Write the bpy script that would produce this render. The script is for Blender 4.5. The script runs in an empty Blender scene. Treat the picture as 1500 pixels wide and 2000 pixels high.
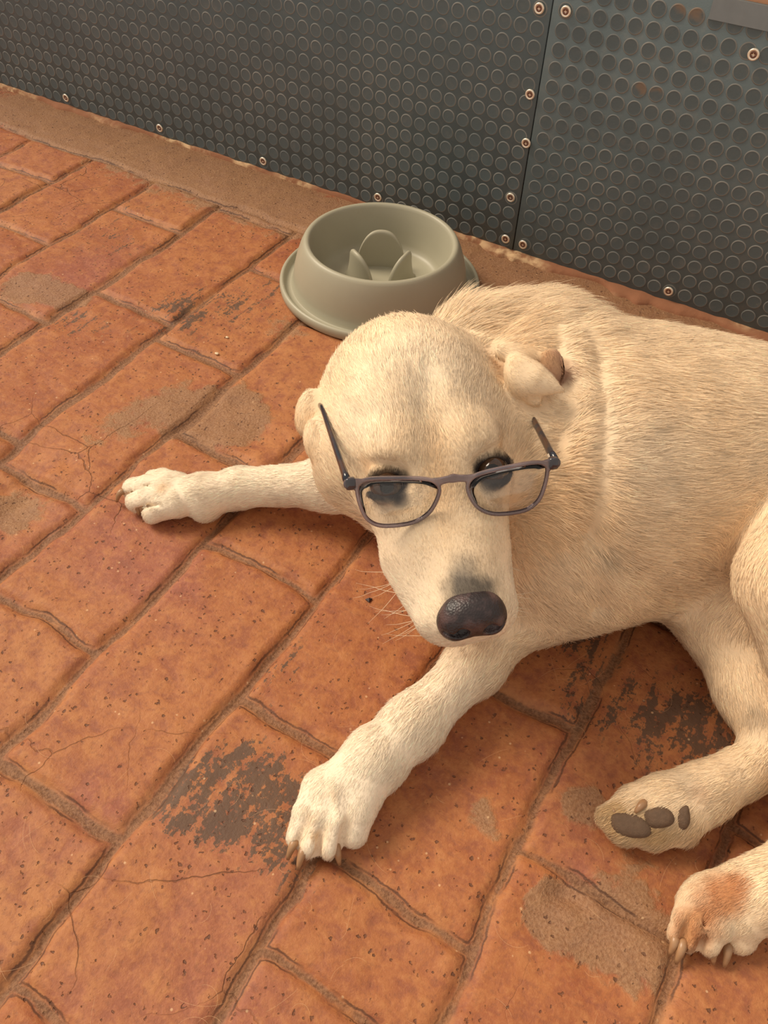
import bpy, math, random
import numpy as np
from mathutils import Vector, Matrix

# ------------------------------------------------------------------ camera, light, exposure
SC = bpy.context.scene
COL = SC.collection
random.seed(7)
rng = np.random.default_rng(11)

H = 0.66                                   # camera height above the floor, metres
FPX = 1660.0
ROT = np.array([[0.99868585, -0.05125011, 0.0],      # columns: camera right, camera up, view direction
                [0.03789921, 0.73852341, 0.67316181],
                [0.03449962, 0.67227718, -0.73949522]])
A0 = math.radians(28.1905)                 # turned so that the wall runs along the x axis
RZ = np.array([[math.cos(A0), -math.sin(A0), 0], [math.sin(A0), math.cos(A0), 0], [0, 0, 1.0]])
ROT = RZ @ ROT
CAM = np.array([0.0, 0.0, H])
cd = bpy.data.cameras.new('camera')
cam = bpy.data.objects.new('camera', cd)
COL.objects.link(cam)
cd.sensor_fit = 'VERTICAL'; cd.sensor_height = 24.0; cd.lens = 24.0 * FPX / 2000.0
cd.clip_start = 0.02; cd.clip_end = 50
m = Matrix.Identity(4)
for i in range(3):
    m[i][0] = ROT[i, 0]; m[i][1] = ROT[i, 1]; m[i][2] = -ROT[i, 2]; m[i][3] = CAM[i]
cam.matrix_world = m
SC.camera = cam

world = bpy.data.worlds.new('world'); SC.world = world
world.use_nodes = True
bg = world.node_tree.nodes['Background']
bg.inputs['Color'].default_value = (1.0, 0.90, 0.79, 1)
bg.inputs['Strength'].default_value = 0.70

def sun(name, frm, strength, angle, color):
    ld = bpy.data.lights.new(name, 'SUN')
    ld.energy = strength; ld.angle = math.radians(angle); ld.color = color
    o = bpy.data.objects.new(name, ld); COL.objects.link(o)
    o.rotation_euler = Vector(RZ @ np.array(frm)).to_track_quat('Z', 'Y').to_euler()
    return o
sun('sun', (-0.75, 0.35, 0.85), 3.4, 28, (1.0, 0.86, 0.68))

SC.view_settings.view_transform = 'Standard'
SC.view_settings.look = 'None'
SC.view_settings.gamma = 1.0
SC.view_settings.use_curve_mapping = False
SC.view_settings.exposure = 0.0

# ------------------------------------------------------------------ helpers
def P(px, py, z):
    """world point at height z seen at photo pixel (px, py)"""
    d = ROT @ np.array([(px - 750) / FPX, -(py - 1000) / FPX, 1.0])
    return CAM + d * (H - z) / -d[2]
def PD(px, py, depth):
    return CAM + ROT @ np.array([(px - 750) / FPX * depth, -(py - 1000) / FPX * depth, depth])
def camdir(x, y, z):
    """direction given as (image right, image down, away)"""
    v = ROT @ np.array([x, -y, z], float)
    return v / np.linalg.norm(v)
def unit(v):
    v = np.asarray(v, float)
    return v / np.linalg.norm(v)

def link(o, parent=None):
    COL.objects.link(o)
    if parent is not None: o.parent = parent
    return o
def tag(o, label=None, cat=None, group=None, kind=None):
    if label: o['label'] = label
    if cat: o['category'] = cat
    if group: o['group'] = group
    if kind: o['kind'] = kind
    return o
def mesh_obj(name, verts, faces, mat, parent=None, smooth=True, loc=None):
    me = bpy.data.meshes.new(name)
    me.from_pydata([tuple(map(float, v)) for v in verts], [], [tuple(f) for f in faces])
    me.update()
    if smooth: me.polygons.foreach_set('use_smooth', [True] * len(me.polygons))
    if mat: me.materials.append(mat)
    o = bpy.data.objects.new(name, me)
    if loc is not None: o.location = loc
    return link(o, parent)
def fast_mesh(name, V, Q, mat, parent=None, n=4):
    me = bpy.data.meshes.new(name)
    me.vertices.add(len(V)); me.vertices.foreach_set('co', np.ascontiguousarray(V, np.float32).ravel())
    me.loops.add(len(Q) * n); me.loops.foreach_set('vertex_index', np.ascontiguousarray(Q, np.int32).ravel())
    me.polygons.add(len(Q))
    me.polygons.foreach_set('loop_start', np.arange(0, len(Q) * n, n, dtype=np.int32))
    me.polygons.foreach_set('use_smooth', np.ones(len(Q), bool))
    me.update(calc_edges=True)
    if mat: me.materials.append(mat)
    return link(bpy.data.objects.new(name, me), parent)
def set_attr(me, name, typ, dom, arr, key):
    a = me.attributes.new(name, typ, dom)
    a.data.foreach_set(key, np.ascontiguousarray(arr, np.float32).ravel())
def tube_geo(pts, radii, seg=10, flat=None):
    """swept tube; flat=(normal vector, ratio) squashes the section; returns verts, faces"""
    pts = [np.asarray(p, float) for p in pts]; V = []; F = []
    n = len(pts); ref = np.array([0, 0, 1.0])
    if abs(unit(pts[-1] - pts[0])[2]) > .9: ref = np.array([1.0, 0, 0])
    if flat is not None: ref = unit(flat[0])
    for i, p in enumerate(pts):
        t = unit(pts[min(i + 1, n - 1)] - pts[max(i - 1, 0)])
        a = unit(np.cross(t, ref)); b = np.cross(a, t)
        r = radii[i] if hasattr(radii, '__len__') else radii
        for k in range(seg):
            an = 2 * math.pi * k / seg
            rb = r * (flat[1] if flat is not None else 1)
            V.append(p + a * math.cos(an) * r + b * math.sin(an) * rb)
    for i in range(n - 1):
        for k in range(seg):
            F.append((i * seg + k, i * seg + (k + 1) % seg, (i + 1) * seg + (k + 1) % seg, (i + 1) * seg + k))
    F.append(tuple(range(seg))[::-1]); F.append(tuple((n - 1) * seg + k for k in range(seg)))
    return V, F
def merge(parts):
    V = []; F = []
    for v, f in parts:
        o = len(V); V += list(v); F += [tuple(i + o for i in q) for q in f]
    return V, F
def fix_normals(o):
    import bmesh
    bm = bmesh.new(); bm.from_mesh(o.data)
    bmesh.ops.recalc_face_normals(bm, faces=bm.faces); bm.to_mesh(o.data); bm.free()

_tab = rng.random(4096).astype(np.float32)
def vnoise(p, scale, seed=0):
    """smooth value noise 0..1 at points p (n,3) or (n,2)"""
    q = np.asarray(p, np.float64) * scale + 100.37 + seed * 17.13
    i = np.floor(q).astype(np.int64); f = q - i; f = f * f * (3 - 2 * f)
    D = q.shape[1]; out = np.zeros(len(q))
    for c in range(1 << D):
        w = np.ones(len(q)); h = np.full(len(q), seed * 7919, np.int64)
        for d in range(D):
            b = (c >> d) & 1
            w *= f[:, d] if b else 1 - f[:, d]
            h = h * 31 + (i[:, d] + b) * (73856093, 19349663, 83492791)[d]
            h ^= (h >> 13)
        out += w * _tab[h & 4095]
    return out
def fbm(p, scale, seed=0, oct=3):
    s = 0; a = 1; t = 0
    for k in range(oct):
        s = s + a * vnoise(p, scale * 2 ** k, seed + k); t += a; a *= .5
    return s / t

# material helpers
class NT:
    def __init__(s, name):
        s.m = bpy.data.materials.new(name); s.m.use_nodes = True
        s.t = s.m.node_tree; s.b = s.t.nodes['Principled BSDF']
    def n(s, typ, **kw):
        nd = s.t.nodes.new(typ)
        for k, v in kw.items():
            if k.startswith('i_'): nd.inputs[k[2:].replace('_', ' ')].default_value = v
            else: setattr(nd, k, v)
        return nd
    def l(s, a, b): s.t.links.new(a, b)
    def val(s, x, inp):
        if isinstance(x, (int, float)): inp.default_value = x
        else: s.l(x, inp)
    def math(s, op, a, b=0.0, c=None, clamp=False):
        nd = s.t.nodes.new('ShaderNodeMath'); nd.operation = op; nd.use_clamp = clamp
        s.val(a, nd.inputs[0]); s.val(b, nd.inputs[1])
        if c is not None: s.val(c, nd.inputs[2])
        return nd.outputs[0]
    def mix(s, f, a, b, mode='MIX'):
        nd = s.t.nodes.new('ShaderNodeMix'); nd.data_type = 'RGBA'; nd.blend_type = mode
        s.val(f, nd.inputs[0])
        for x, i in ((a, 6), (b, 7)):
            if isinstance(x, tuple): nd.inputs[i].default_value = (*x[:3], 1)
            else: s.l(x, nd.inputs[i])
        return nd.outputs[2]
    def noise(s, vec, scale, detail=3, rough=.55, dist=0.0):
        nd = s.n('ShaderNodeTexNoise'); nd.inputs['Scale'].default_value = scale
        nd.inputs['Detail'].default_value = detail; nd.inputs['Roughness'].default_value = rough
        nd.inputs['Distortion'].default_value = dist
        if vec is not None: s.l(vec, nd.inputs['Vector'])
        return nd.outputs['Fac']
    def ramp(s, f, lo, hi, smooth=True):
        nd = s.n('ShaderNodeMapRange'); nd.clamp = True
        if smooth: nd.interpolation_type = 'SMOOTHSTEP'
        s.val(f, nd.inputs['Value']); s.val(lo, nd.inputs['From Min']); s.val(hi, nd.inputs['From Max'])
        return nd.outputs['Result']
    def attr(s, name):
        nd = s.n('ShaderNodeAttribute', attribute_name=name); return nd
    def bump(s, h, strength=.5, dist=.001):
        nd = s.n('ShaderNodeBump'); nd.inputs['Strength'].default_value = strength; nd.inputs['Distance'].default_value = dist
        s.l(h, nd.inputs['Height']); s.l(nd.outputs[0], s.b.inputs['Normal'])
    def obj(s): return s.n('ShaderNodeTexCoord').outputs['Object']
def simple(name, col, rough=.5, metal=0.0, spec=.5, noise=0.0, nscale=60, bump=0.0, bscale=200):
    N = NT(name); b = N.b
    b.inputs['Roughness'].default_value = rough; b.inputs['Metallic'].default_value = metal
    b.inputs['Specular IOR Level'].default_value = spec
    o = N.obj()
    f = N.noise(o, nscale)
    c = N.mix(f, tuple(x * (1 - noise) for x in col), tuple(min(1, x * (1 + noise)) for x in col))
    N.l(c, b.inputs['Base Color'])
    if bump: N.bump(N.noise(o, bscale), bump, .0005)
    return N.m

# wall-aligned frame: S runs along the wall (to the right), NN points from the camera's foot to the wall
S = np.array([1.0, 0.0]); NN = np.array([0.0, 1.0])
WALL = 1.0725
def W3(s, n, z): return np.array([*(S * s + NN * n), z])

# ------------------------------------------------------------------ floor: hand-made terracotta paving
TW = 0.13395; TO = 0.01488                 # course width, offset
JOINTS = {-9: [1.5, 3.5, 5.4], -8: [0.6, 2.6, 4.6, 6.4], -7: [1.4, 3.4, 5.5], -6: [0.4, 2.4, 4.3, 6.1], -5: [1.1, 3.2, 5.2],
          -4: [0.5, 2.5, 4.6, 6.3], -3: [1.4, 3.3, 5.3], -2: [0.9, 2.9, 4.8, 6.5], -1: [0.2, 2.10, 4.1, 6.0], 0: [0.90, 1.49, 3.0, 5.0, 6.6],
          1: [0.1, 2.02, 4.0, 6.0], 2: [0.93, 2.97, 4.9, 6.5], 3: [1.83, 3.80, 5.7], 4: [1.0, 2.75, 4.75, 6.2], 5: [3.0, 5.0, 7.0],
          6: [2.1, 4.4, 6.37], 7: [3.3, 5.4], 8: [2.4, 4.5, 6.4], 9: [3.4, 5.3], 10: [2.3, 4.4, 6.5], 11: [3.2, 5.2], 12: [2.0, 4.2, 6.3]}
BORDER = 7.12
PATCH = (7,)                                # the course with the grey repaired piece
def build_floor():
    st = .0038
    s = np.arange(-2.7, 1.5, st); n = np.arange(-.35, WALL + .02, st)
    ss, nn = np.meshgrid(s, n, indexing='ij'); sh = ss.shape
    ss = ss.ravel(); nn = nn.ravel()
    p2 = np.stack([ss, nn], 1)
    # wobbly joints
    ws = ss + (vnoise(p2, 14, 1) - .5) * .010 + (vnoise(p2, 45, 2) - .5) * .005
    wn = nn + (vnoise(p2, 14, 3) - .5) * .012 + (vnoise(p2, 45, 4) - .5) * .005
    k = (-ws - TO) / TW; t = wn / TW
    row = np.floor(k).astype(int); fk = k - row
    d = np.minimum(fk, 1 - fk) * TW
    tid = np.zeros(len(ss)); drow = d.copy(); dj = np.full(len(ss), 1.0)
    for r in range(row.min(), row.max() + 1):
        js = JOINTS.get(r, [1.0 + (r % 2), 3.0 + (r % 2), 5.0 + (r % 2)])
        mk = row == r
        tt = t[mk]; idx = np.zeros(mk.sum()); dd = np.full(mk.sum(), 1.0)
        for j in js:
            idx += tt > j; dd = np.minimum(dd, np.abs(tt - j) * TW)
        tid[mk] = r * 17.0 + idx; dj[mk] = dd
    d = np.minimum(d, dj)
    bor = t > BORDER
    d = np.where(bor, np.minimum(np.abs(t - BORDER) * TW, np.abs(((ss + .1) / .31) % 1 - .5) * 0 + 1), np.minimum(d, np.abs(t - BORDER) * TW))
    tid = np.where(bor, 900 + np.floor((ss + 3.07) / .33), tid)
    jb = np.abs(((ss + 3.07) / .33 + .5) % 1 - .5) * .33
    h1 = _tab[(tid * 37 + 911).astype(int) & 4095]; h2 = _tab[(tid * 101 + 77).astype(int) & 4095]; h3 = _tab[(tid * 53 + 1377).astype(int) & 4095]
    # joint half width varies
    hw = .0020 + .0036 * vnoise(p2, 9, 6)
    hw = np.where(bor | (np.abs(t - BORDER) < .15), .0015, hw)
    e = np.clip((d - hw) / (.0035 + .004 * vnoise(p2, 20, 8)), 0, 1); e = e ** .7
    z = -.0055 + e * .0055 + e * ((h1 - .5) * .002 + (fbm(p2, 12, 20) - .5) * .0035 + (fbm(p2, 50, 25) - .5) * .0024)
    z += (1 - e) * (vnoise(p2, 160, 9) - .5) * .0015
    # spalled hollows
    for (px, py, r, dp) in ((30, 900, .05, .005), (60, 1000, .05, .006), (20, 960, .03, .004), (420, 840, .06, .003), (500, 850, .03, .003),
                            (1100, 1740, .012, .006), (1130, 1750, .012, .006), (1060, 1800, .02, .003), (1180, 1830, .03, .003),
                            (130, 620, .03, .002), (20, 560, .03, .002), (770, 1850, .03, .002)):
        w = P(px, py, 0)[:2]; a, b = w @ S, w @ NN
        rr = np.hypot(ss - a, nn - b) + (fbm(p2, 40, 31) - .5) * r * .8
        z -= dp * np.clip(1.2 - rr / r, 0, 1)
    z = np.minimum(z, .003)
    V = np.stack([S[0] * ss + NN[0] * nn, S[1] * ss + NN[1] * nn, z], 1)
    I = np.arange(len(ss)).reshape(sh)
    Q = np.stack([I[:-1, :-1], I[1:, :-1], I[1:, 1:], I[:-1, 1:]], -1).reshape(-1, 4)
    Q = Q[:, ::1]
    N = NT('terracotta'); b = N.b
    o = N.obj()
    dist = N.attr('jd').outputs['Fac']; tc = N.attr('tcol').outputs['Vector']
    sp = N.n('ShaderNodeSeparateXYZ'); N.l(tc, sp.inputs[0])
    n1 = N.noise(o, 14, 5, .6, .4); n2 = N.noise(o, 55, 5, .65, .3); n3 = N.noise(o, 420, 3, .6); n4 = N.noise(o, 5, 4)
    base = N.mix(N.ramp(n1, .3, .7), (.285, .078, .028), (.39, .138, .046))
    base = N.mix(sp.outputs[0], base, N.mix(n2, (.36, .125, .046), (.44, .190, .070)))
    base = N.mix(N.math('MULTIPLY', N.ramp(n4, .5, .68), N.math('MULTIPLY', sp.outputs[1], .9)), base, (.30, .095, .065))
    base = N.mix(N.math('MULTIPLY', N.ramp(n2, .5, .7), .5), base, (.47, .20, .070))
    base = N.mix(N.math('MULTIPLY', N.ramp(n2, .52, .32), .6), base, (.23, .070, .040))
    n6 = N.noise(o, 190, 4, .7)
    base = N.mix(N.math('MULTIPLY', N.ramp(n6, .5, .68), .45), base, (.46, .19, .070))
    base = N.mix(N.math('MULTIPLY', N.ramp(n6, .5, .33), .45), base, (.21, .075, .038))
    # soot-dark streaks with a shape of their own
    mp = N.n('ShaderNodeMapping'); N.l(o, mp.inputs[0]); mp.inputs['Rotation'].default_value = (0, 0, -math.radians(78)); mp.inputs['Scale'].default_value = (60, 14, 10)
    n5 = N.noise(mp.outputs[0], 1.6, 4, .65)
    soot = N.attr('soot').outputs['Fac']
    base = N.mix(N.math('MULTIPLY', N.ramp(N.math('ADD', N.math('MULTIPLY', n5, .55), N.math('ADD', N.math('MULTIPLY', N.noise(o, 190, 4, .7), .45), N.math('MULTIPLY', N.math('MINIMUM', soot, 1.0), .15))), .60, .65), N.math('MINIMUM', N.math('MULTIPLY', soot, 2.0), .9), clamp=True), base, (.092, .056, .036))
    # grey dusty cement patches
    dust = N.attr('dust').outputs['Fac']
    dd = N.ramp(N.math('ADD', N.math('MULTIPLY', dust, .8), N.math('ADD', N.math('MULTIPLY', n2, .6), N.math('MULTIPLY', n1, .5))), .86, .98)
    base = N.mix(N.math('MULTIPLY', dd, .7), base, N.mix(N.ramp(n3, .3, .7), (.20, .110, .055), (.33, .20, .11)))
    # pits and pale grit
    vo = N.n('ShaderNodeTexVoronoi', i_Scale=240.0, i_Randomness=1.0)
    vn_ = N.n('ShaderNodeTexNoise', i_Scale=260.0, i_Detail=2.0); N.l(o, vn_.inputs['Vector'])
    va_ = N.n('ShaderNodeVectorMath', operation='MULTIPLY_ADD'); N.l(vn_.outputs['Color'], va_.inputs[0]); va_.inputs[1].default_value = (.006, .006, .006); N.l(o, va_.inputs[2])
    N.l(va_.outputs[0], vo.inputs['Vector'])
    vc = N.n('ShaderNodeSeparateColor'); N.l(vo.outputs['Color'], vc.inputs[0])
    pitr = N.math('MULTIPLY', N.ramp(vc.outputs[0], .5, 1.0, False), .42)
    pit = N.math('SUBTRACT', 1.0, N.ramp(vo.outputs['Distance'], N.math('MULTIPLY', pitr, .55), pitr))
    pit = N.math('MULTIPLY', pit, N.ramp(vc.outputs[0], N.math('SUBTRACT', .95, N.math('MULTIPLY', N.ramp(N.noise(o, 11, 3), .35, .7), .5)), .98))
    base = N.mix(N.math('MULTIPLY', pit, .85), base, (.11, .045, .025))
    vo2 = N.n('ShaderNodeTexVoronoi', i_Scale=120.0); N.l(o, vo2.inputs['Vector'])
    vc2 = N.n('ShaderNodeSeparateColor'); N.l(vo2.outputs['Color'], vc2.inputs[0])
    grit = N.math('MULTIPLY', N.ramp(vo2.outputs['Distance'], .16, .08), N.ramp(vc2.outputs[1], .88, .9))
    base = N.mix(N.math('MULTIPLY', grit, .5), base, (.75, .50, .28))
    # sandy joints
    je = N.math('ADD', dist, N.math('MULTIPLY', N.math('SUBTRACT', n2, .5), .006))
    jm = N.ramp(je, .0045, .0015)
    jc = N.mix(N.ramp(n3, .3, .7), (.13, .058, .027), (.27, .135, .066))
    edge = N.math('MULTIPLY', N.ramp(je, .009, .0045), N.ramp(n1, .45, .6))
    base = N.mix(N.math('MULTIPLY', edge, .3), base, (.48, .24, .10))
    base = N.mix(N.math('MULTIPLY', jm, .85), base, jc)
    crack_shade = N.math('MULTIPLY', N.ramp(N.math('ABSOLUTE', N.math('SUBTRACT', je, .0045)), .0012, .0003), N.ramp(N.noise(o, 18, 3), .42, .55))  # broken crack line at the joint edge, edge shadow painted into the colour
    base = N.mix(N.math('MULTIPLY', crack_shade, .8), base, (.075, .03, .015))
    # hair cracks and scratches
    wv = N.n('ShaderNodeTexVoronoi', i_Scale=9.0, feature='DISTANCE_TO_EDGE')
    wn = N.n('ShaderNodeTexNoise', i_Scale=6.0, i_Detail=6.0); N.l(o, wn.inputs['Vector'])
    wa = N.n('ShaderNodeVectorMath', operation='MULTIPLY_ADD'); N.l(wn.outputs['Color'], wa.inputs[0]); wa.inputs[1].default_value = (.10, .10, .10); N.l(o, wa.inputs[2])
    N.l(wa.outputs[0], wv.inputs['Vector'])
    hc_ = N.math('MULTIPLY', N.ramp(wv.outputs['Distance'], .006, .001), N.ramp(N.noise(o, 4, 3), .52, .64))
    base = N.mix(N.math('MULTIPLY', hc_, .6), base, (.12, .05, .025))
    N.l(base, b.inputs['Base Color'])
    b.inputs['Roughness'].default_value = .62
    b.inputs['Specular IOR Level'].default_value = .35
    hgt = N.math('ADD', N.math('MULTIPLY', n2, .8), N.math('MULTIPLY', n3, N.math('ADD', .15, N.math('MULTIPLY', N.math('MAXIMUM', jm, dd), .6))))
    hgt = N.math('SUBTRACT', N.math('ADD', hgt, N.math('MULTIPLY', n6, .35)), N.math('ADD', N.math('MULTIPLY', pit, .6), N.math('MULTIPLY', hc_, .5)))
    N.bump(hgt, .75, .0020)
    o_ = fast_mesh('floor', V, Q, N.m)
    me = o_.data
    set_attr(me, 'jd', 'FLOAT', 'POINT', d - hw + .003, 'value')
    # corner joint sharpness kept; tile tint
    set_attr(me, 'tcol', 'FLOAT_VECTOR', 'POINT', np.stack([h1 * .9, h2, h3], 1), 'vector')
    soot_ = np.zeros(len(ss)); dust_ = np.zeros(len(ss))
    def blob(arr, px, py, r, a, ax=1.0, ang=0):
        w = P(px, py, 0)[:2]; u = V[:, 0] - w[0]; v_ = V[:, 1] - w[1]
        ca, sa = math.cos(ang + A0), math.sin(ang + A0)
        q = np.hypot((u * ca + v_ * sa) / ax, -u * sa + v_ * ca) / r
        arr += a * np.clip(1.25 - q, 0, 1)
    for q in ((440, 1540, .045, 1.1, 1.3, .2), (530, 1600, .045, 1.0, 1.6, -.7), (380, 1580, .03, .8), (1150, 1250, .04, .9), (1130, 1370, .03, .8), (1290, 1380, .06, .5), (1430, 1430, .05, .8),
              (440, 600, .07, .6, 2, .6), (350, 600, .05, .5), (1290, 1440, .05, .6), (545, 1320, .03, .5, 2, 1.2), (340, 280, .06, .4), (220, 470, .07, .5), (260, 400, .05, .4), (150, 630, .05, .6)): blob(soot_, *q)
    for q in ((430, 830, .06, .8), (300, 800, .06, .55, 2, .8), (470, 790, .05, .5), (140, 580, .035, .9), (60, 560, .05, .9), (200, 260, .16, .5, 2.5, -.49), (500, 400, .12, .45, 2.5, -.49), (900, 540, .12, .5, 2.5, -.49),
              (1300, 640, .15, .5, 2.5, -.49), (1080, 1790, .03, .7), (1200, 1830, .04, .75, 1.6, -.5), (1140, 1560, .03, .5), (1250, 1700, .04, .4, 2, -.6), (940, 1590, .02, .5, 2, -1), (30, 990, .05, .6), (570, 640, .06, .45)): blob(dust_, *q)
    dust_ = dust_ + np.where(bor, .28, 0)
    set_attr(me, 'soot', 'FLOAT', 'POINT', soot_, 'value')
    set_attr(me, 'dust', 'FLOAT', 'POINT', dust_, 'value')
    tag(o_, kind='structure')
    return o_
build_floor()

# ------------------------------------------------------------------ wall behind, rubber stud panels
def wbox(name, s0, s1, n0, n1, z0, z1, mat, parent=None):
    V = [W3(s, n, z) for s in (s0, s1) for n in (n0, n1) for z in (z0, z1)]
    F = [(0, 1, 3, 2), (4, 6, 7, 5), (0, 4, 5, 1), (2, 3, 7, 6), (0, 2, 6, 4), (1, 5, 7, 3)]
    return mesh_obj(name, V, F, mat, parent, smooth=False)
plaster = simple('peach_render', (.72, .36, .20), .85, noise=.15, nscale=25, bump=.5, bscale=120)
tag(wbox('wall_back', -2.75, 1.55, WALL + .012, WALL + .16, -.02, .62, plaster), kind='structure')

def rubber_mat():
    N = NT('black_rubber'); b = N.b; o = N.obj()
    ring = N.attr('ring').outputs['Fac']
    n1 = N.noise(o, 9, 4); n2 = N.noise(o, 60, 4); n3 = N.noise(o, 500, 2)
    c = N.mix(n1, (.068, .094, .102), (.118, .150, .156))
    c = N.mix(N.math('MULTIPLY', N.ramp(n2, .5, .75), .35), c, (.17, .17, .155))
    c = N.mix(N.math('MULTIPLY', N.ramp(ring, .15, .9), N.math('ADD', .35, N.math('MULTIPLY', N.ramp(n1, .35, .65), .5))), c, (.26, .245, .215))
    rust = N.attr('rust').outputs['Fac']
    c = N.mix(N.math('MULTIPLY', N.ramp(N.math('ADD', rust, N.math('MULTIPLY', n2, .6)), .75, 1.05), .8), c, (.22, .15, .10))
    N.l(c, b.inputs['Base Color'])
    b.inputs['Roughness'].default_value = .5; b.inputs['Specular IOR Level'].default_value = .45
    N.bump(n3, .25, .0006)
    return N.m
RUB = rubber_mat()
SILV = simple('screw_steel', (.92, .80, .64), .32, .55, noise=.08)
BRASS = simple('screw_dark_recess', (.20, .10, .07), .5, .6)
PITCH = .0215; PZ = .02175
def stud_panel(name, s0, s1, z0, z1, sx, sz, screws, label):
    e = bpy.data.objects.new(name, None); link(e); e.location = W3((s0 + s1) / 2, WALL, z0)
    off = np.array(e.location)
    V = []; F = []; ring = []
    face = WALL; th = .004
    # backing sheet as a bevelled slab
    def slab():
        b = .0008
        q = [(s0, face + th, z0), (s1, face + th, z0), (s1, face + th, z1), (s0, face + th, z1),
             (s0, face + b, z0), (s1, face + b, z0), (s1, face + b, z1), (s0, face + b, z1),
             (s0 + b, face, z0 + b), (s1 - b, face, z0 + b), (s1 - b, face, z1 - b), (s0 + b, face, z1 - b)]
        base = len(V)
        for x in q: V.append(W3(*x) - off); ring.append(0)
        for a in range(4):
            c = (a + 1) % 4
            F.append((base + a, base + c, base + 4 + c, base + 4 + a)); F.append((base + 4 + a, base + 4 + c, base + 8 + c, base + 8 + a))
        F.append((base + 8, base + 9, base + 10, base + 11)); F.append((base + 3, base + 2, base + 1, base))
    slab()
    prof = [(.0095, 0, .2), (.0091, .0002, .9), (.0087, .0006, 1), (.0083, .0007, .9), (.0078, .0006, .1), (.006, .00055, 0)]
    SEG = 28
    sc = {(round((a - sx) / PITCH), round((c - sz) / PZ)) for a, c in screws}
    i0 = math.ceil((s0 - sx) / PITCH - .45); i1 = math.floor((s1 - sx) / PITCH + .45)
    j0 = math.ceil((z0 - sz) / PZ + .1); j1 = math.floor((z1 - sz) / PZ - .1)
    for i in range(i0, i1 + 1):
        for j in range(j0, j1 + 1):
            cs, cz = sx + i * PITCH, sz + j * PZ
            if cs - .0098 < s0 + .001 or cs + .0098 > s1 - .001 or cz - .0098 < z0 + .001 or cz + .0098 > z1 - .0005: continue
            flat = (i, j) in sc
            base = len(V); a = vn = random.random() * .4 + .8
            for (r, h, g) in prof:
                for k in range(SEG):
                    an = 2 * math.pi * k / SEG
                    V.append(W3(cs + r * math.cos(an), face - h * (0.35 if flat else 1), cz + r * math.sin(an)) - off); ring.append(g * a)
            for q in range(len(prof) - 1):
                for k in range(SEG):
                    F.append((base + q * SEG + k, base + q * SEG + (k + 1) % SEG, base + (q + 1) * SEG + (k + 1) % SEG, base + (q + 1) * SEG + k))
            F.append(tuple(base + (len(prof) - 1) * SEG + k for k in range(SEG)))
    o = mesh_obj('rubber_sheet', V, F, RUB, e)
    VA = np.array([np.array(v) + off for v in V])
    fix_normals(o)
    set_attr(o.data, 'ring', 'FLOAT', 'POINT', np.array(ring), 'value')
    rs = np.zeros(len(V)); ps = VA[:, :2] @ S; pz = VA[:, 2]
    for (a, c, r, g) in ((-.22, .362, .03, .8), (-.26, .372, .03, .6), (-.255, .262, .012, .9), (-.235, .262, .01, .7), (-.19, .25, .02, .35), (-.2, .21, .03, .3), (-.66, .2, .05, .25)):
        rs += g * np.clip(1.3 - np.hypot(ps - a, pz - c) / r, 0, 1)
    rs += .55 * np.clip(1 - pz / .012, 0, 1)
    set_attr(o.data, 'rust', 'FLOAT', 'POINT', rs, 'value')
    # screws with dished washers
    prw = [(.0064, .0004), (.0066, .0012), (.0060, .0024), (.0050, .0028), (.0042, .0020)]
    prs = [(.0041, .0018), (.0036, .0022), (.0020, .0023), (.0009, .0012), (.0, .0010)]
    for (cs, cz) in screws:
        def lathe(pr, seg=24, cut=False):
            v = []; f = []
            for (r, h) in pr:
                for k in range(seg):
                    an = 2 * math.pi * k / seg
                    rr = r
                    if cut and .0015 < r < .0030: rr = r * (1.25 if (k % 6) < 2 else .55)
                    v.append(np.array([cs + rr * math.cos(an), face - .0006 - h, cz + rr * math.sin(an)]))
            v = [W3(*x) - off for x in v]
            for q in range(len(pr) - 1):
                for k in range(seg):
                    f.append((q * seg + k, q * seg + (k + 1) % seg, (q + 1) * seg + (k + 1) % seg, (q + 1) * seg + k))
            f.append(tuple((len(pr) - 1) * seg + k for k in range(seg)))
            return v, f
        w = mesh_obj('screw', *lathe(prs, 24, True), BRASS, e); fix_normals(w)
        w2 = mesh_obj('washer', *lathe(prw), SILV, w); fix_normals(w2)
        w2['label'] = 'bright ring washer'
    tag(e, label, 'wall panel', 'black studded rubber panels on the wall')
    return e
SEAM = -.3842
stud_panel('rubber_panel', -2.7, SEAM - .0006, .004, .3695, -.6352, .1895 - 8 * PZ,
           [(-2.547, .019), (-2.332, .019), (-2.117, .019), (-1.902, .019), (-1.687, .019), (-1.472, .019), (-1.2566, .019), (-1.0428, .0188), (-.828, .0192), (-.6126, .0205), (-.3969, .0194), (-.3992, .3208), (-.3939, .2229), (-.3808 - .008, .1617), (-.3988, .0826),
            (-.6126, .3208), (-.828, .3208), (-1.0428, .3208)],
           'long black studded rubber wall panel left of the seam, behind the bowl')
stud_panel('rubber_panel', SEAM + .0006, 1.45, .004, .3695, -.1302, .0195,
           [(-.3657, .3237), (-.1445, .3224), (-.3692, .0194), (-.1524, .0195), (.065, .0195), (.28, .0195), (.5, .0195), (.07, .3224), (.285, .3224)],
           'black studded rubber wall panel right of the seam, behind the dog')
# grey tape strip along the top of the right-hand panel
TAPE = simple('grey_tape', (.21, .235, .245), .5, .1, noise=.12, nscale=80)
tp = wbox('duct_tape', -.2030, 1.45, WALL - .0024, WALL - .0014, .3470, .3700, TAPE)
tag(tp, 'smooth grey tape strip along the top edge of the studded panel at right', 'tape')
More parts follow.
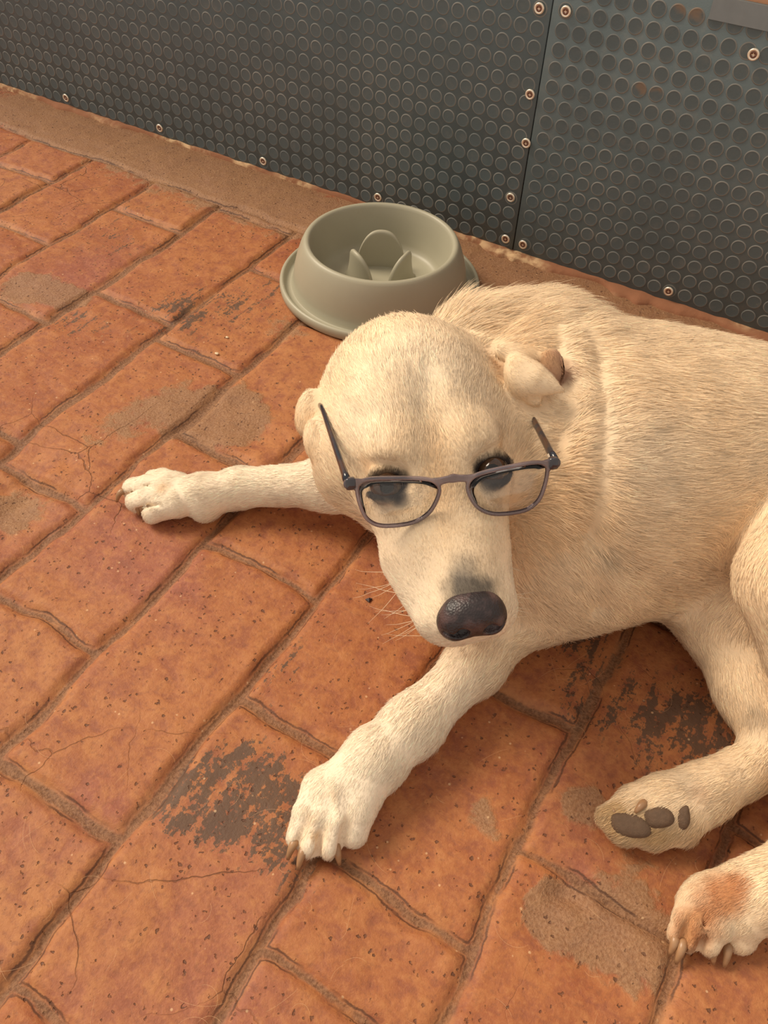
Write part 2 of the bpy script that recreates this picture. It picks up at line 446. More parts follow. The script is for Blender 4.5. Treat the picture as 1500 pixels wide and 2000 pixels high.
# crumbling plaster fillet along the foot of the wall
def skirting():
    st = .004; s = np.arange(-2.7, 1.45, st); V = []; F = []
    p = np.stack([s, s * 0], 1); a = fbm(p, 9, 40); b = fbm(p, 60, 44)
    wv = .004 + .016 * np.clip((a - .42) * 4, 0, 1) * (.5 + b)
    hv = .0035 + .004 * b
    for i, x in enumerate(s):
        for (n, z) in ((WALL + .01, hv[i] + .002), (WALL - .001, hv[i]), (WALL - wv[i] * .5, hv[i] * .8), (WALL - wv[i], .001), (WALL - wv[i] - .001, -.006)):
            V.append(W3(x, n, z))
    m_ = 5
    for i in range(len(s) - 1):
        for k in range(m_ - 1):
            F.append((i * m_ + k, (i + 1) * m_ + k, (i + 1) * m_ + k + 1, i * m_ + k + 1))
    N = NT('crumbling_mortar'); o = N.obj()
    n2 = N.noise(o, 70, 4); n3 = N.noise(o, 9, 3)
    c = N.mix(N.ramp(n2, .35, .65), (.28, .12, .055), (.66, .44, .24))
    c = N.mix(N.ramp(n3, .38, .52), c, (.30, .125, .06))
    N.l(c, N.b.inputs['Base Color']); N.b.inputs['Roughness'].default_value = .9
    N.bump(n2, .8, .002)
    ob = mesh_obj('baseboard_back', V, F, N.m); tag(ob, kind='structure'); fix_normals(ob)
skirting()

# ------------------------------------------------------------------ slow-feeder bowl
def bowl():
    cx, cy = (RZ @ np.array([-.022, 1.022, 0]))[:2]
    e = bpy.data.objects.new('dog_bowl', None); link(e); e.location = (cx, cy, 0)
    N = NT('sage_plastic'); b = N.b; o = N.obj()
    n = N.noise(o, 30, 3)
    N.l(N.mix(n, (.35, .325, .235), (.385, .36, .265)), b.inputs['Base Color'])
    b.inputs['Roughness'].default_value = .42; b.inputs['Specular IOR Level'].default_value = .4
    def lathe(pr, seg=96):
        V = []; F = []
        for (r, z) in pr:
            for k in range(seg):
                an = 2 * math.pi * k / seg; V.append((r * math.cos(an), r * math.sin(an), z))
        for q in range(len(pr) - 1):
            for k in range(seg):
                F.append((q * seg + k, q * seg + (k + 1) % seg, (q + 1) * seg + (k + 1) % seg, (q + 1) * seg + k))
        return V, F
    base = [(.100, .001), (.134, .001), (.1365, .003), (.1372, .008), (.1368, .013), (.1350, .0150), (.1330, .0152), (.1312, .0140), (.1300, .0105), (.1275, .0085), (.1235, .008), (.1215, .0088)]
    wall = [(.1215, .0088), (.1195, .0115), (.1180, .020), (.1160, .032), (.1125, .046), (.1080, .059), (.1045, .0665), (.1025, .0695), (.1000, .0710), (.0972, .0708), (.0952, .0690), (.0940, .066),
            (.0905, .052), (.0870, .036), (.0835, .022), (.0805, .0155), (.0760, .0125), (.070, .0118), (.04, .0118), (.0, .0118)]
    o1 = mesh_obj('base_rim', *lathe(base), N.m, e); fix_normals(o1)
    o2 = mesh_obj('bowl_wall', *lathe(wall), N.m, e); fix_normals(o2)
    # three curved fins standing in the bowl
    def fin(ang, r0, wid, hgt, bulge, lean):
        nu, nv = 30, 18; V = []; F = []
        c, s = math.cos(ang), math.sin(ang)
        def pt(u, w, side):
            # u -1..1 across, w 0..1 up
            prof = (1 - abs(u) ** 2.6) ** .55 if abs(u) < 1 else 0
            z = .0118 + hgt * w * prof - .001
            spread = 1 + .32 * (1 - w) ** 2
            x = wid * u * spread
            th = .0032 + .0035 * (1 - w) ** 2
            y = r0 + bulge * (1 - (u) ** 2) + side * th * (prof ** .3 if w > .2 else 1) - lean * w
            if w > .97: y = r0 + bulge * (1 - u * u) - lean * w + side * th * .55
            return np.array([c * y - s * x, s * y + c * x, z])
        for side in (1, -1):
            b0 = len(V)
            for i in range(nu + 1):
                u = -1 + 2 * i / nu
                u = math.sin(u * math.pi / 2)
                for j in range(nv + 1):
                    V.append(pt(u, j / nv, side))
            for i in range(nu):
                for j in range(nv):
                    a = b0 + i * (nv + 1) + j
                    F.append((a, a + 1, a + nv + 2, a + nv + 1) if side > 0 else (a, a + nv + 1, a + nv + 2, a + 1))
        M = (nu + 1) * (nv + 1)
        for i in range(nu):
            a = i * (nv + 1) + nv
            F.append((a, a + M, a + M + nv + 1, a + nv + 1))
        for j in range(nv):
            F.append((j, j + M, j + 1 + M, j + 1)); a = nu * (nv + 1) + j; F.append((a, a + 1, a + 1 + M, a + M))
        f = mesh_obj('fin', V, F, N.m, e); fix_normals(f)
        sm = f.modifiers.new('smooth', 'SMOOTH'); sm.factor = .5; sm.iterations = 2
    fin(A0 + math.radians(90), .028, .034, .053, .010, .0)
    fin(A0 + math.radians(212), .028, .030, .053, .010, .0)
    fin(A0 + math.radians(332), .028, .030, .053, .010, .0)
    tag(e, 'sage green plastic slow-feeder dog bowl with inner fins on the tiles by the wall', 'dog bowl')
bowl()
# ------------------------------------------------------------------ dog: one continuous body grown from a distance field
PR = []      # primitives in order: dict(kind, op, k, ...) with flow (fur direction), len (fur length)
def cone(a, b, ra, rb, k=.02, op='u', flow=None, fl=.010, lift=.25):
    a = np.asarray(a, float); b = np.asarray(b, float)
    if flow is None: flow = b - a
    PR.append(dict(t='c', a=a, b=b, ra=ra, rb=rb, k=k, op=op, flow=unit(flow), fl=fl, lift=lift))
def ball(c, r, k=.02, op='u', flow=(0, 0, -1), fl=.010, lift=.25):
    c = np.asarray(c, float)
    PR.append(dict(t='c', a=c, b=c + 1e-5, ra=r, rb=r, k=k, op=op, flow=unit(flow), fl=fl, lift=lift))
def ell(c, ax, rad, k=.02, op='u', flow=(0, 0, -1), fl=.010, lift=.25):
    PR.append(dict(t='e', c=np.asarray(c, float), ax=np.stack([unit(v) for v in ax]), rad=np.asarray(rad, float), k=k, op=op, flow=unit(flow), fl=fl, lift=lift))
def pd(p, q):
    if p['t'] == 'c':
        ab = p['b'] - p['a']; v = q - p['a'].astype(q.dtype)
        h = np.clip((v @ ab.astype(q.dtype)) / (ab @ ab), 0, 1)
        w = v - h[:, None] * ab.astype(q.dtype)
        return np.sqrt(np.einsum('ij,ij->i', w, w)) - (p['ra'] + (p['rb'] - p['ra']) * h)
    l = (q - p['c'].astype(q.dtype)) @ p['ax'].T.astype(q.dtype)
    k0 = np.sqrt(np.sum((l / p['rad'].astype(q.dtype)) ** 2, 1)); k1 = np.sqrt(np.sum((l / (p['rad'] ** 2).astype(q.dtype)) ** 2, 1))
    return np.where(k1 > 1e-6, k0 * (k0 - 1) / np.maximum(k1, 1e-6), -p['rad'].min())
def comb(D, d, op, k):
    if op == 'u':
        h = np.maximum(k - np.abs(D - d), 0) / k
        return np.minimum(D, d) - h * h * k * .25
    h = np.maximum(k - np.abs(D + d), 0) / k
    return np.maximum(D, -d) + h * h * k * .25
def bbox(p):
    if p['t'] == 'c':
        R_ = max(p['ra'], p['rb'])
        return np.minimum(p['a'], p['b']) - R_, np.maximum(p['a'], p['b']) + R_
    e = np.sqrt(((p['ax'].T * p['rad']) ** 2).sum(1))
    return p['c'] - e, p['c'] + e
def field(q, prims=None):
    D = np.full(len(q), .05, q.dtype)
    for p in (prims or PR):
        lo, hi = bbox(p); mg = p['k'] + .012
        mk = np.all((q > lo - mg) & (q < hi + mg), 1)
        if mk.any(): D[mk] = comb(D[mk], pd(p, q[mk]), p['op'], p['k'])
    return D
def surface(prims, h):
    los = np.array([bbox(p)[0] for p in prims if p['op'] == 'u']).min(0) - 3 * h
    his = np.array([bbox(p)[1] for p in prims if p['op'] == 'u']).max(0) + 3 * h
    los[2] = max(los[2], -.01)
    n = np.ceil((his - los) / h).astype(int) + 1
    ax = [los[i] + h * np.arange(n[i]) for i in range(3)]
    D = np.full(n, .05, np.float32)
    for p in prims:
        lo, hi = bbox(p); mg = p['k'] + .012
        a = np.clip(np.floor((lo - mg - los) / h).astype(int), 0, n); b = np.clip(np.ceil((hi + mg - los) / h).astype(int) + 1, 0, n)
        if np.any(b <= a): continue
        g = np.stack(np.meshgrid(*[ax[i][a[i]:b[i]].astype(np.float32) for i in range(3)], indexing='ij'), -1).reshape(-1, 3)
        d = pd(p, g).reshape(b - a)
        sub = D[a[0]:b[0], a[1]:b[1], a[2]:b[2]]
        D[a[0]:b[0], a[1]:b[1], a[2]:b[2]] = comb(sub, d, p['op'], p['k'])
    # flat contact with the floor
    zz = (0.0008 - ax[2])[None, None, :].astype(np.float32)
    D = np.maximum(D, zz)
    D[0] = D[-1] = .05; D[:, 0] = D[:, -1] = .05; D[:, :, 0] = D[:, :, -1] = .05
    return nets(D, los, h)
def nets(D, los, h):
    n = np.array(D.shape)
    ins = D < 0
    cs = tuple(x - 1 for x in n)
    cnt = np.zeros(cs, np.int8)
    for c in range(8):
        o = [(c >> i) & 1 for i in range(3)]
        cnt += ins[o[0]:o[0] + cs[0], o[1]:o[1] + cs[1], o[2]:o[2] + cs[2]]
    act = (cnt > 0) & (cnt < 8)
    ci = np.argwhere(act); vid = np.full(cs, -1, np.int64); vid[act] = np.arange(len(ci))
    acc = np.zeros((len(ci), 3)); num = np.zeros(len(ci))
    corner = [np.array([(c >> i) & 1 for i in range(3)]) for c in range(8)]
    vals = [D[tuple((ci + o).T)] for o in corner]
    for i in range(8):
        for b in range(3):
            if not (i >> b) & 1:
                j = i | (1 << b); va, vb = vals[i], vals[j]
                mk = (va < 0) != (vb < 0)
                t = va[mk] / (va[mk] - vb[mk])
                pt = ci[mk] + corner[i]; pt = pt.astype(float); pt[:, b] += t
                acc[mk] += pt; num[mk] += 1
    V = los + h * acc / num[:, None]
    Q = []
    for b in range(3):
        sl = [slice(1, -1)] * 3; sl[b] = slice(0, -1)
        A = ins[tuple(sl)]; sl2 = list(sl); sl2[b] = slice(1, None); B = ins[tuple(sl2)]
        e = np.argwhere(A != B); inside = A[tuple(e.T)]
        e = e + np.array([0 if i == b else 1 for i in range(3)])
        u, v = (b + 1) % 3, (b + 2) % 3
        def cell(du, dv):
            x = e.copy(); x[:, u] -= du; x[:, v] -= dv
            return vid[tuple(x.T)]
        q = np.stack([cell(0, 0), cell(1, 0), cell(1, 1), cell(0, 1)], 1)
        q[~inside] = q[~inside][:, ::-1]
        q = q[(q >= 0).all(1)]
        Q.append(q)
    return V, np.concatenate(Q)

# head frame
E0 = PD(857, 911, .612)                    # midpoint between the eyes
Fv = camdir(.20, .86, -.47)                # towards the nose
Xv = camdir(.945, -.285, .22); Xv = unit(Xv - Fv * (Xv @ Fv))     # towards the dog's left (image right)
Uv = np.cross(Xv, Fv)
if Uv @ camdir(0, 0, -1) < 0: Uv = -Uv
def hp(x, y, z): return E0 + Xv * x + Fv * y + Uv * z
HA = (Xv, Fv, Uv)

right_img = camdir(1, 0, 0)
TAIL = unit(P(1500, 850, .15) - P(1100, 850, .15))
# ---- trunk
c1 = P(1095, 905, .125); c2 = P(1245, 925, .118); c3 = P(1400, 935, .110); c4 = P(1600, 940, .100)
down = np.array([0, 0, -1.0])
cone(c1, c2, .108, .110, .03, flow=TAIL, fl=.013)
cone(c2, c3, .110, .100, .06, flow=TAIL, fl=.012)
cone(c3, c4, .100, .097, .06, flow=TAIL, fl=.014)
cone(P(1095, 712, .178), P(1450, 815, .145), .042, .048, .05, flow=TAIL, fl=.016)     # back line
# pelvis and rump outside the frame
pel = P(1720, 915, .100)
cone(c4, pel, .097, .095, .05, flow=TAIL, fl=.014)
cone(pel, pel + unit(TAIL + RZ @ np.array([.2, .3, 0])) * .12 + np.array([0, 0, -.06]), .045, .026, .04, fl=.018)
t0 = pel + unit(TAIL + RZ @ np.array([.2, .3, 0])) * .12 + np.array([0, 0, -.06])
t1 = t0 + RZ @ np.array([.12, .03, 0]); t1[2] = .022
t2 = t1 + RZ @ np.array([.12, -.05, 0]); t2[2] = .016
cone(t0, t1, .026, .020, .02, fl=.018); cone(t1, t2, .020, .012, .02, fl=.018)
# ---- chest, shoulder, neck
nk = hp(.012, -.115, -.095)
w1 = P(1020, 810, .155)
cone(c1, w1, .105, .088, .05, flow=TAIL, fl=.018)
cone(w1, nk, .088, .062, .025, flow=-(nk - w1), fl=.020)
cone(P(930, 676, .202), P(1060, 682, .192), .038, .042, .030, flow=TAIL + np.array([0, 0, .15]), fl=.024, lift=.5)   # bunched scruff
cone(P(1030, 960, .10), P(1100, 1040, .09), .085, .085, .05, flow=unit(P(1150, 1150, .05) - P(1000, 900, .15)), fl=.014)
cone(P(880, 930, .09), P(1000, 960, .10), .075, .085, .06, flow=(0, 0, -1), fl=.014)    # fore chest under the head
cone(hp(0, -.05, -.10), P(980, 930, .105), .050, .07, .03, flow=TAIL * .3 + down, fl=.014)       # throat
# ---- near fore leg
e1 = P(1075, 1130, .050)
cone(P(1070, 1010, .110), e1, .058, .037, .04, fl=.012)
f1 = P(930, 1295, .038); wr = P(808, 1415, .030)
cone(e1, f1, .034, .0215, .03, fl=.010)
cone(f1, wr, .0215, .0210, .02, fl=.009)
pa = P(736, 1480, .026)
cone(wr, pa, .0210, .0235, .02, fl=.008)
def toe(bp, tp, rb, rt, k=.0025, fl=.0040, zb=.022, zt=.013, knuckle=.004):
    b_ = P(*bp, zb); t_ = P(*tp, zt); md = (b_ * .45 + t_ * .55) + np.array([0, 0, knuckle])
    cone(b_, md, rb, (rb + rt) / 2 * 1.04, k, fl=fl); cone(md, t_, (rb + rt) / 2 * 1.04, rt, k * .7, fl=fl)
NT_ = [((622, 1540), (583, 1632), .0120, .0090), ((648, 1545), (609, 1645), .0125, .0115), ((672, 1560), (643, 1648), .0120, .0110), ((708, 1550), (690, 1624), .0135, .0120)]
for q in NT_: toe(*q)
cone(pa, P(668, 1548, .019), .0225, .0190, .012, fl=.006)
cone(pa, P(640, 1540, .018), .018, .0150, .012, fl=.006); cone(pa, P(700, 1555, .018), .020, .0150, .012, fl=.006)
for (a_, b_) in (((606, 1592), (572, 1668)), ((632, 1605), (618, 1672)), ((676, 1598), (662, 1668))):
    cone(P(*a_, .034), P(*b_, .012), .0012, .0034, .004, 's')
# ---- far fore leg
fe = P(860, 960, .075)
cone(P(960, 900, .12), fe, .06, .04, .04, fl=.012)
fw = P(470, 953, .026); fm = P(650, 945, .045)
cone(fe, fm, .036, .0255, .03, fl=.009)
cone(fm, fw, .0245, .0185, .02, fl=.008)
fp = P(400, 968, .022)
cone(fw, fp, .0185, .0215, .015, fl=.007)
ball(P(402, 1000, .014), .009, .012, flow=P(380, 1000, .01) - P(440, 980, .01), fl=.006)
for q in [((345, 945), (300, 935), .0115, .0095), ((325, 958), (262, 955), .014, .0115), ((325, 975), (266, 980), .0135, .0105), ((345, 985), (300, 1002), .014, .011)]: toe(*q, knuckle=.003)
cone(fp, P(345, 966, .018), .0205, .0185, .012, fl=.006)
for (a_, b_) in (((292, 948), (252, 968)), ((312, 985), (272, 993)), ((318, 940), (290, 941))):
    cone(P(*a_, .031), P(*b_, .012), .0010, .0030, .004, 's')
# ---- hind leg underneath (sole turned to us)
kn = P(1440, 1190, .06); hk = P(1512, 1478, .028)
cone(P(1560, 1080, .09), kn, .075, .048, .04, fl=.010)
cone(kn, P(1475, 1340, .045), .043, .030, .03, fl=.008)
cone(P(1475, 1340, .045), hk, .030, .020, .02, fl=.008)
mt = P(1375, 1548, .026)
cone(hk, mt, .0220, .0200, .012, fl=.008)
cone(mt, P(1300, 1574, .023), .0205, .0215, .015, fl=.007)
cone(P(1300, 1565, .026), P(1245, 1578, .022), .018, .015, .015, fl=.006)
cone(P(1240, 1572, .024), P(1192, 1595, .02), .013, .010, .010, fl=.006)
cone(P(1275, 1600, .022), P(1225, 1618, .018), .0165, .0135, .010, fl=.006)
cone(P(1320, 1610, .022), P(1283, 1634, .016), .013, .010, .010, fl=.008)
cone(P(1345, 1600, .022), P(1340, 1620, .016), .014, .011, .010, fl=.008)
# ---- upper hind leg
cone(pel, P(1650, 1000, .14), .09, .075, .04, flow=P(1560, 1200, .1) - pel, fl=.010)
k2 = P(1572, 1135, .165)
cone(P(1670, 950, .15), k2, .075, .048, .010, fl=.008)
s2 = P(1625, 1390, .095)
cone(k2, s2, .048, .034, .010, fl=.008)
h2 = P(1680, 1600, .05)
cone(s2, h2, .034, .024, .02, fl=.008)
m2 = P(1500, 1745, .032)
cone(h2, m2, .026, .025, .02, fl=.008)
for q in [((1354, 1765), (1326, 1822), .011, .008), ((1374, 1775), (1350, 1832), .0125, .0100), ((1405, 1775), (1386, 1836), .0135, .0110), ((1450, 1770), (1446, 1828), .0150, .012)]: toe(*q)
cone(m2, P(1415, 1762, .021), .0245, .0205, .012, fl=.006); cone(m2, P(1380, 1755, .019), .020, .0150, .012, fl=.006)

for (a_, b_) in (((1350, 1780), (1330, 1855)), ((1378, 1790), (1365, 1862)), ((1428, 1775), (1408, 1862))):
    cone(P(*a_, .034), P(*b_, .012), .0010, .0034, .004, 's')
# ---- head
BK = -Fv
ell(hp(-.002, -.062, -.030), HA, (.071, .076, .058), .03, flow=BK, fl=.008, lift=.3)
ell(hp(0, -.10, -.045), HA, (.060, .062, .058), .03, flow=BK, fl=.011)
for s_ in (-1, 1):
    cone(hp(.046 * s_, -.040, -.052), hp(.040 * s_, -.085, -.075), .036, .040, .03, flow=BK + Xv * s_ * .2 - Uv * .3, fl=.009)   # cheek and jaw muscle
    ell(hp(.029 * s_, -.016, .004), HA, (.019, .018, .013), .016, flow=BK + Uv * .2, fl=.006)      # brow
    cone(hp(.030 * s_, .012, -.030), hp(.024 * s_, .045, -.036), .024, .020, .022, flow=BK, fl=.005)   # under the eye
cone(hp(0, -.004, -.022), hp(.002, .091, -.032), .0265, .0190, .022, flow=BK, fl=.0045)
cone(hp(.011, .05, -.036), hp(.017, .098, -.042), .020, .0165, .02, flow=BK, fl=.004)
cone(hp(-.011, .05, -.036), hp(-.008, .098, -.044), .020, .0165, .02, flow=BK, fl=.004)
for s_ in (-1, 1):
    cone(hp(.023 * s_, .045, -.056), hp(.004 + .017 * s_, .090, -.054), .024, .0200, .018, flow=BK - Uv * .6 + Xv * s_ * .2, fl=.005)    # flews
cone(hp(0, .03, -.078), hp(0, .084, -.070), .026, .014, .015, flow=BK, fl=.006)      # lower jaw
cone(hp(0, -.04, -.080), hp(0, .03, -.085), .045, .028, .03, flow=BK - Uv * .3, fl=.010)
# hollow between the brows, eye hollows
ell(hp(0, -.024, .034), HA, (.0070, .034, .0125), .020, 's')
for s_ in (-1, 1):
    ell(hp(.0395 * s_, .0065, .0015), HA, (.0145, .0105, .012), .009, 's')
EYE = {s_: hp(.0395 * s_, .0060, -.0078) for s_ in (-1, 1)}
for s_ in (-1, 1):     # lids
    a_ = unit(Xv * s_ * 1.0); 
    for (z0, yy, rr, zz) in ((0, -.0090, .0040, .0034), (0, .0104, .0030, -.0022)):
        p_ = [EYE[s_] + Xv * .0135 * u + Fv * (yy * math.cos(u * 1.25)) + Uv * (zz + .0045 * math.cos(u * 1.4)) for u in (-1, -.5, 0, .5, 1)]
        for i in range(4): cone(p_[i], p_[i + 1], rr * (.7 if i in (0,) else 1), rr * (.7 if i == 3 else 1), .0045, flow=BK if yy < 0 else Fv, fl=.0022, lift=.3)
# ears: folded flaps
def flap(c, a, b, n, rad, k=.008, fl=.0045, flow=None):
    a = unit(a); n = unit(np.asarray(n) - a * (np.asarray(n) @ a)); b2 = np.cross(n, a)
    ell(c, (a, b2, n), rad, k, flow=flow if flow is not None else a, fl=fl, lift=.15)
# image right ear (folded back, inner side showing)
def hd(px, py, dep): return PD(px, py, dep)
flap(hd(1018, 694, .668), camdir(1, .15, .25), 0, camdir(-.1, -.6, -1), (.022, .0095, .0075), .010)
flap(hd(1040, 736, .652), camdir(1, .42, .05), 0, camdir(-.1, -.25, -1), (.0190, .0118, .0050), .006, fl=.0035)
cone(hd(1045, 742, .652), hd(1096, 763, .652), .0085, .0030, .008, flow=camdir(1, .4, 0), fl=.004)
flap(hd(1018, 735, .656), camdir(.3, 1, 0), 0, camdir(.4, -.1, -1), (.016, .012, .0075), .010)
flap(hd(1040, 772, .659), camdir(.4, .7, 0), 0, camdir(.5, .1, -1), (.0090, .0062, .0045), .005)
flap(hd(1080, 718, .664), camdir(.15, 1, 0), 0, camdir(-.5, 0, -1), (.0158, .0120, .0044), .004, fl=.004)
# image left ear (two folded lobes)
flap(hd(605, 805, .672), camdir(-.2, 1, 0), 0, camdir(-.5, 0, -1), (.0190, .0125, .0085), .006)
flap(hd(627, 862, .655), camdir(.30, 1, 0), 0, camdir(-.5, .1, -1), (.0190, .0145, .0085), .006)

GD = .575
import time as _t
VOX = .0021
_t0 = _t.time()
BV, BQ = surface(PR, VOX)
# pull the vertices onto the exact surface, read normals
g3 = np.eye(3) * 4e-4
def grad(q):
    return np.stack([field(q + g) - field(q - g) for g in g3], 1) / 8e-4
for it in range(2):
    d = field(BV); g = grad(BV); gn = np.linalg.norm(g, axis=1, keepdims=True)
    g = g / np.maximum(gn, 1e-6)
    stp = np.clip(d, -.002, .002)[:, None] * g * .8
    stp[BV[:, 2] < .0035] = 0
    BV = BV - stp
# coarse skin folds and rippling coat
def folds(q):
    o = np.zeros(len(q))
    for pts, r, dp in FOLDS:
        best = np.full(len(q), 9.0)
        for a, b in zip(pts[:-1], pts[1:]):
            ab = b - a; h = np.clip(((q - a) @ ab) / (ab @ ab), 0, 1)
            best = np.minimum(best, np.linalg.norm(q - a - h[:, None] * ab, axis=1))
        o += dp * np.exp(-(best / r) ** 2)
    return o
def surfpt(px, py):
    """first hit of the pixel ray with the body field"""
    s = .45; d_ = ROT @ np.array([(px - 750) / FPX, -(py - 1000) / FPX, 1.0]); d_ /= np.linalg.norm(d_)
    for i in range(90):
        v = field((CAM + d_ * s)[None, :])[0]
        if v < 4e-4 or s > 1.4: break
        s += max(v * .7, 4e-4)
    return CAM + d_ * s
FOLDS = [([surfpt(*q) for q in ((1130, 625), (1165, 690), (1180, 800), (1170, 900), (1150, 1040), (1150, 1130), (1165, 1190))], .011, -.005),
         ([surfpt(*q) for q in ((1085, 640), (1110, 720), (1115, 800), (1090, 880))], .010, -.005),
         ([surfpt(*q) for q in ((1110, 635), (1140, 720), (1147, 820), (1130, 930), (1110, 1010))], .016, .003),
         ([surfpt(*q) for q in ((1185, 640), (1225, 720), (1240, 820), (1225, 940), (1215, 1060))],   .022, .0025),
         ([surfpt(*q) for q in ((1150, 1040), (1210, 1090), (1290, 1160), (1350, 1190))], .012, -.003),
         ([surfpt(*q) for q in ((1000, 620), (960, 650), (900, 640))], .010, -.003),
         ([surfpt(*q) for q in ((655, 1530), (668, 1600))], .004, .0015)]
BN = grad(BV); BN /= np.maximum(np.linalg.norm(BN, axis=1, keepdims=True), 1e-6)
BV = BV + BN * (folds(BV) * (BV[:, 2] > .004))[:, None]
def mesh_normals(V, Q):
    fn = np.cross(V[Q[:, 2]] - V[Q[:, 0]], V[Q[:, 3]] - V[Q[:, 1]]); N_ = np.zeros_like(V)
    for i in range(4):
        for c in range(3): N_[:, c] += np.bincount(Q[:, i], fn[:, c], len(V))
    return N_ / np.maximum(np.linalg.norm(N_, axis=1, keepdims=True), 1e-12)
_mn = mesh_normals(BV, BQ)
if (_mn * BN).sum() < 0: BQ = BQ[:, ::-1].copy(); _mn = -_mn
BN = _mn
print('dog mesh', len(BV), len(BQ), 'in', round(_t.time() - _t0, 1))

# per-vertex fur direction and length from the nearest primitives
def furfield(q):
    W = np.zeros(len(q)); Fl = np.zeros((len(q), 3)); L = np.zeros(len(q)); Li = np.zeros(len(q))
    for p in PR:
        if p['op'] != 'u': continue
        lo, hi = bbox(p); mk = np.all((q > lo - .03) & (q < hi + .03), 1)
        if not mk.any(): continue
        w = np.exp(-np.maximum(pd(p, q[mk]), -.004) / .006)
        W[mk] += w; Fl[mk] += w[:, None] * p['flow']; L[mk] += w * p['fl']; Li[mk] += w * p['lift']
    W = np.maximum(W, 1e-9)
    return Fl / W[:, None], L / W, Li / W
BF, BL, BLi = furfield(BV)

# skin / coat colour, linear rgb
GRV = [(P(*a_, .03), P(*b_, .012)) for a_, b_ in (((610, 1600), (574, 1668)), ((676, 1605), (662, 1668)), ((634, 1620), (620, 1672)), ((1428, 1785), (1408, 1862)), ((1352, 1790), (1330, 1855)))]
def coat(q):
    base = np.tile(np.array([.79, .60, .40]), (len(q), 1))
    pale = np.array([.88, .75, .58]); tan = np.array([.66, .40, .19]); rust = np.array([.42, .18, .075]); dark = np.array([.030, .022, .020]); grey = np.array([.20, .17, .14])
    def spot(p, r, c, a, soft=1.0, ax=None, st=1.0):
        v = q - p
        if ax is not None: u = unit(ax); h = v @ u; v = v - u * (h * (1 - 1 / st))[:, None]
        d_ = np.linalg.norm(v, axis=1) / r + (fbm(q, 90, 60) - .5) * .7
        w = np.clip((1.25 - d_) / soft, 0, 1) * a
        base[:] = base * (1 - w[:, None]) + c * w[:, None]
    n_ = fbm(q, 18, 61)[:, None]
    base = base * (.93 + .14 * n_)
    # paler legs, paws, lips
    for a_, b_, r_ in ((wr, P(600, 1650, .02), .07), (fm, P(240, 960, .02), .06), (hp(-.02, .03, -.06), hp(-.02, .09, -.06), .035), (hp(.02, .05, -.07), hp(.02, .09, -.06), .03)):
        ab = b_ - a_; h = np.clip(((q - a_) @ ab) / (ab @ ab), 0, 1); d_ = np.linalg.norm(q - a_ - h[:, None] * ab, axis=1)
        w = np.clip(1.6 - d_ / r_, 0, 1)[:, None] * .8
        base = base * (1 - w) + pale * w
    base = np.ascontiguousarray(base)
    spot(hp(0, -.07, .02), .045, pale, .45, .9)
    spot(hp(0, -.01, .0), .016, tan, .45, .9, Fv, 2.5)
    spot(hp(-.004, .03, 0), .014, tan, .25, .9, Fv, 2)
    spot(hd(607, 815, .68), .02, tan, .55, .6); spot(hd(628, 890, .665), .018, tan, .5, .7)
    spot(hd(1081, 717, .664), .0150, np.array([.27, .14, .09]), .95, .35)
    spot(hd(1040, 700, .67), .02, tan, .4, .7)
    spot(surfpt(1050, 950), .055, tan, .38, 1.1); spot(surfpt(1010, 1030), .035, tan, .30, 1.0); spot(surfpt(1330, 980), .09, tan, .22, 1.2); spot(surfpt(1300, 760), .08, tan, .16, 1.2)
    spot(surfpt(1240, 900), .05, pale, .35, 1.1); spot(surfpt(1000, 640), .030, tan, .30, 1.0); spot(surfpt(1150, 1000), .04, tan, .25, 1.0); spot(surfpt(700, 830), .03, pale, .4, 1.0)
    # dark skin of muzzle above the nose, eye rims
    spot(hp(.002, .093, -.012), .015, grey * .6, .95, .8, Xv, 1.5); spot(hp(.002, .078, -.010), .012, grey, .5, .9)
    for s_ in (-1, 1):
        spot(EYE[s_] + Uv * .004 + Fv * .002, .0125, dark, 1.0, .35, Xv, 1.25)
        spot(EYE[s_] + Fv * .011 - Xv * s_ * .009, .008, dark, .7, .5)
        spot(EYE[s_] - Fv * .015 + Uv * .006, .010, tan, .5, .8, Xv, 1.8)
    # knuckle marks and stains
    spot(P(643, 1552, .045), .007, tan, .8, .8); spot(P(318, 948, .04), .008, tan, .5, .8); spot(P(617, 1632, .025), .005, tan, .6, .8)
    for (x, y, r_, a_) in ((1408, 1742, .018, .95), (1378, 1785, .017, .9), (1435, 1722, .014, .9), (1350, 1820, .015, .9), (1425, 1775, .010, .9), (1335, 1840, .010, .8)):
        spot(surfpt(x, y), r_, rust, a_, .9)
    spot(P(1370, 1550, .045), .010, rust, .35, .9); spot(P(1345, 1525, .045), .016, grey, .3, .9)
    for (x, y, r_) in ((1190, 1590, .014), (1210, 1575, .010), (1235, 1615, .022), (1290, 1630, .016), (1335, 1600, .014)):
        spot(P(x, y, .03), r_, np.array([.42, .27, .13]), .85, .9)
    spot(P(1500, 1520, .04), .01, tan, .4, .9)
    spot(surfpt(1180, 1090), .012, grey, .35, .9); spot(surfpt(1480, 1400), .012, grey, .3, .9)
    for a_, b_ in GRV:
        ab = b_ - a_; h = np.clip(((q - a_) @ ab) / (ab @ ab), 0, 1); dd_ = np.linalg.norm(q - a_ - h[:, None] * ab, axis=1)
        w = np.clip(1.2 - dd_ / .006, 0, .8)[:, None] * .3; base = base * (1 - w) + tan * w
    return np.clip(base, 0.01, 1)
BC = coat(BV)

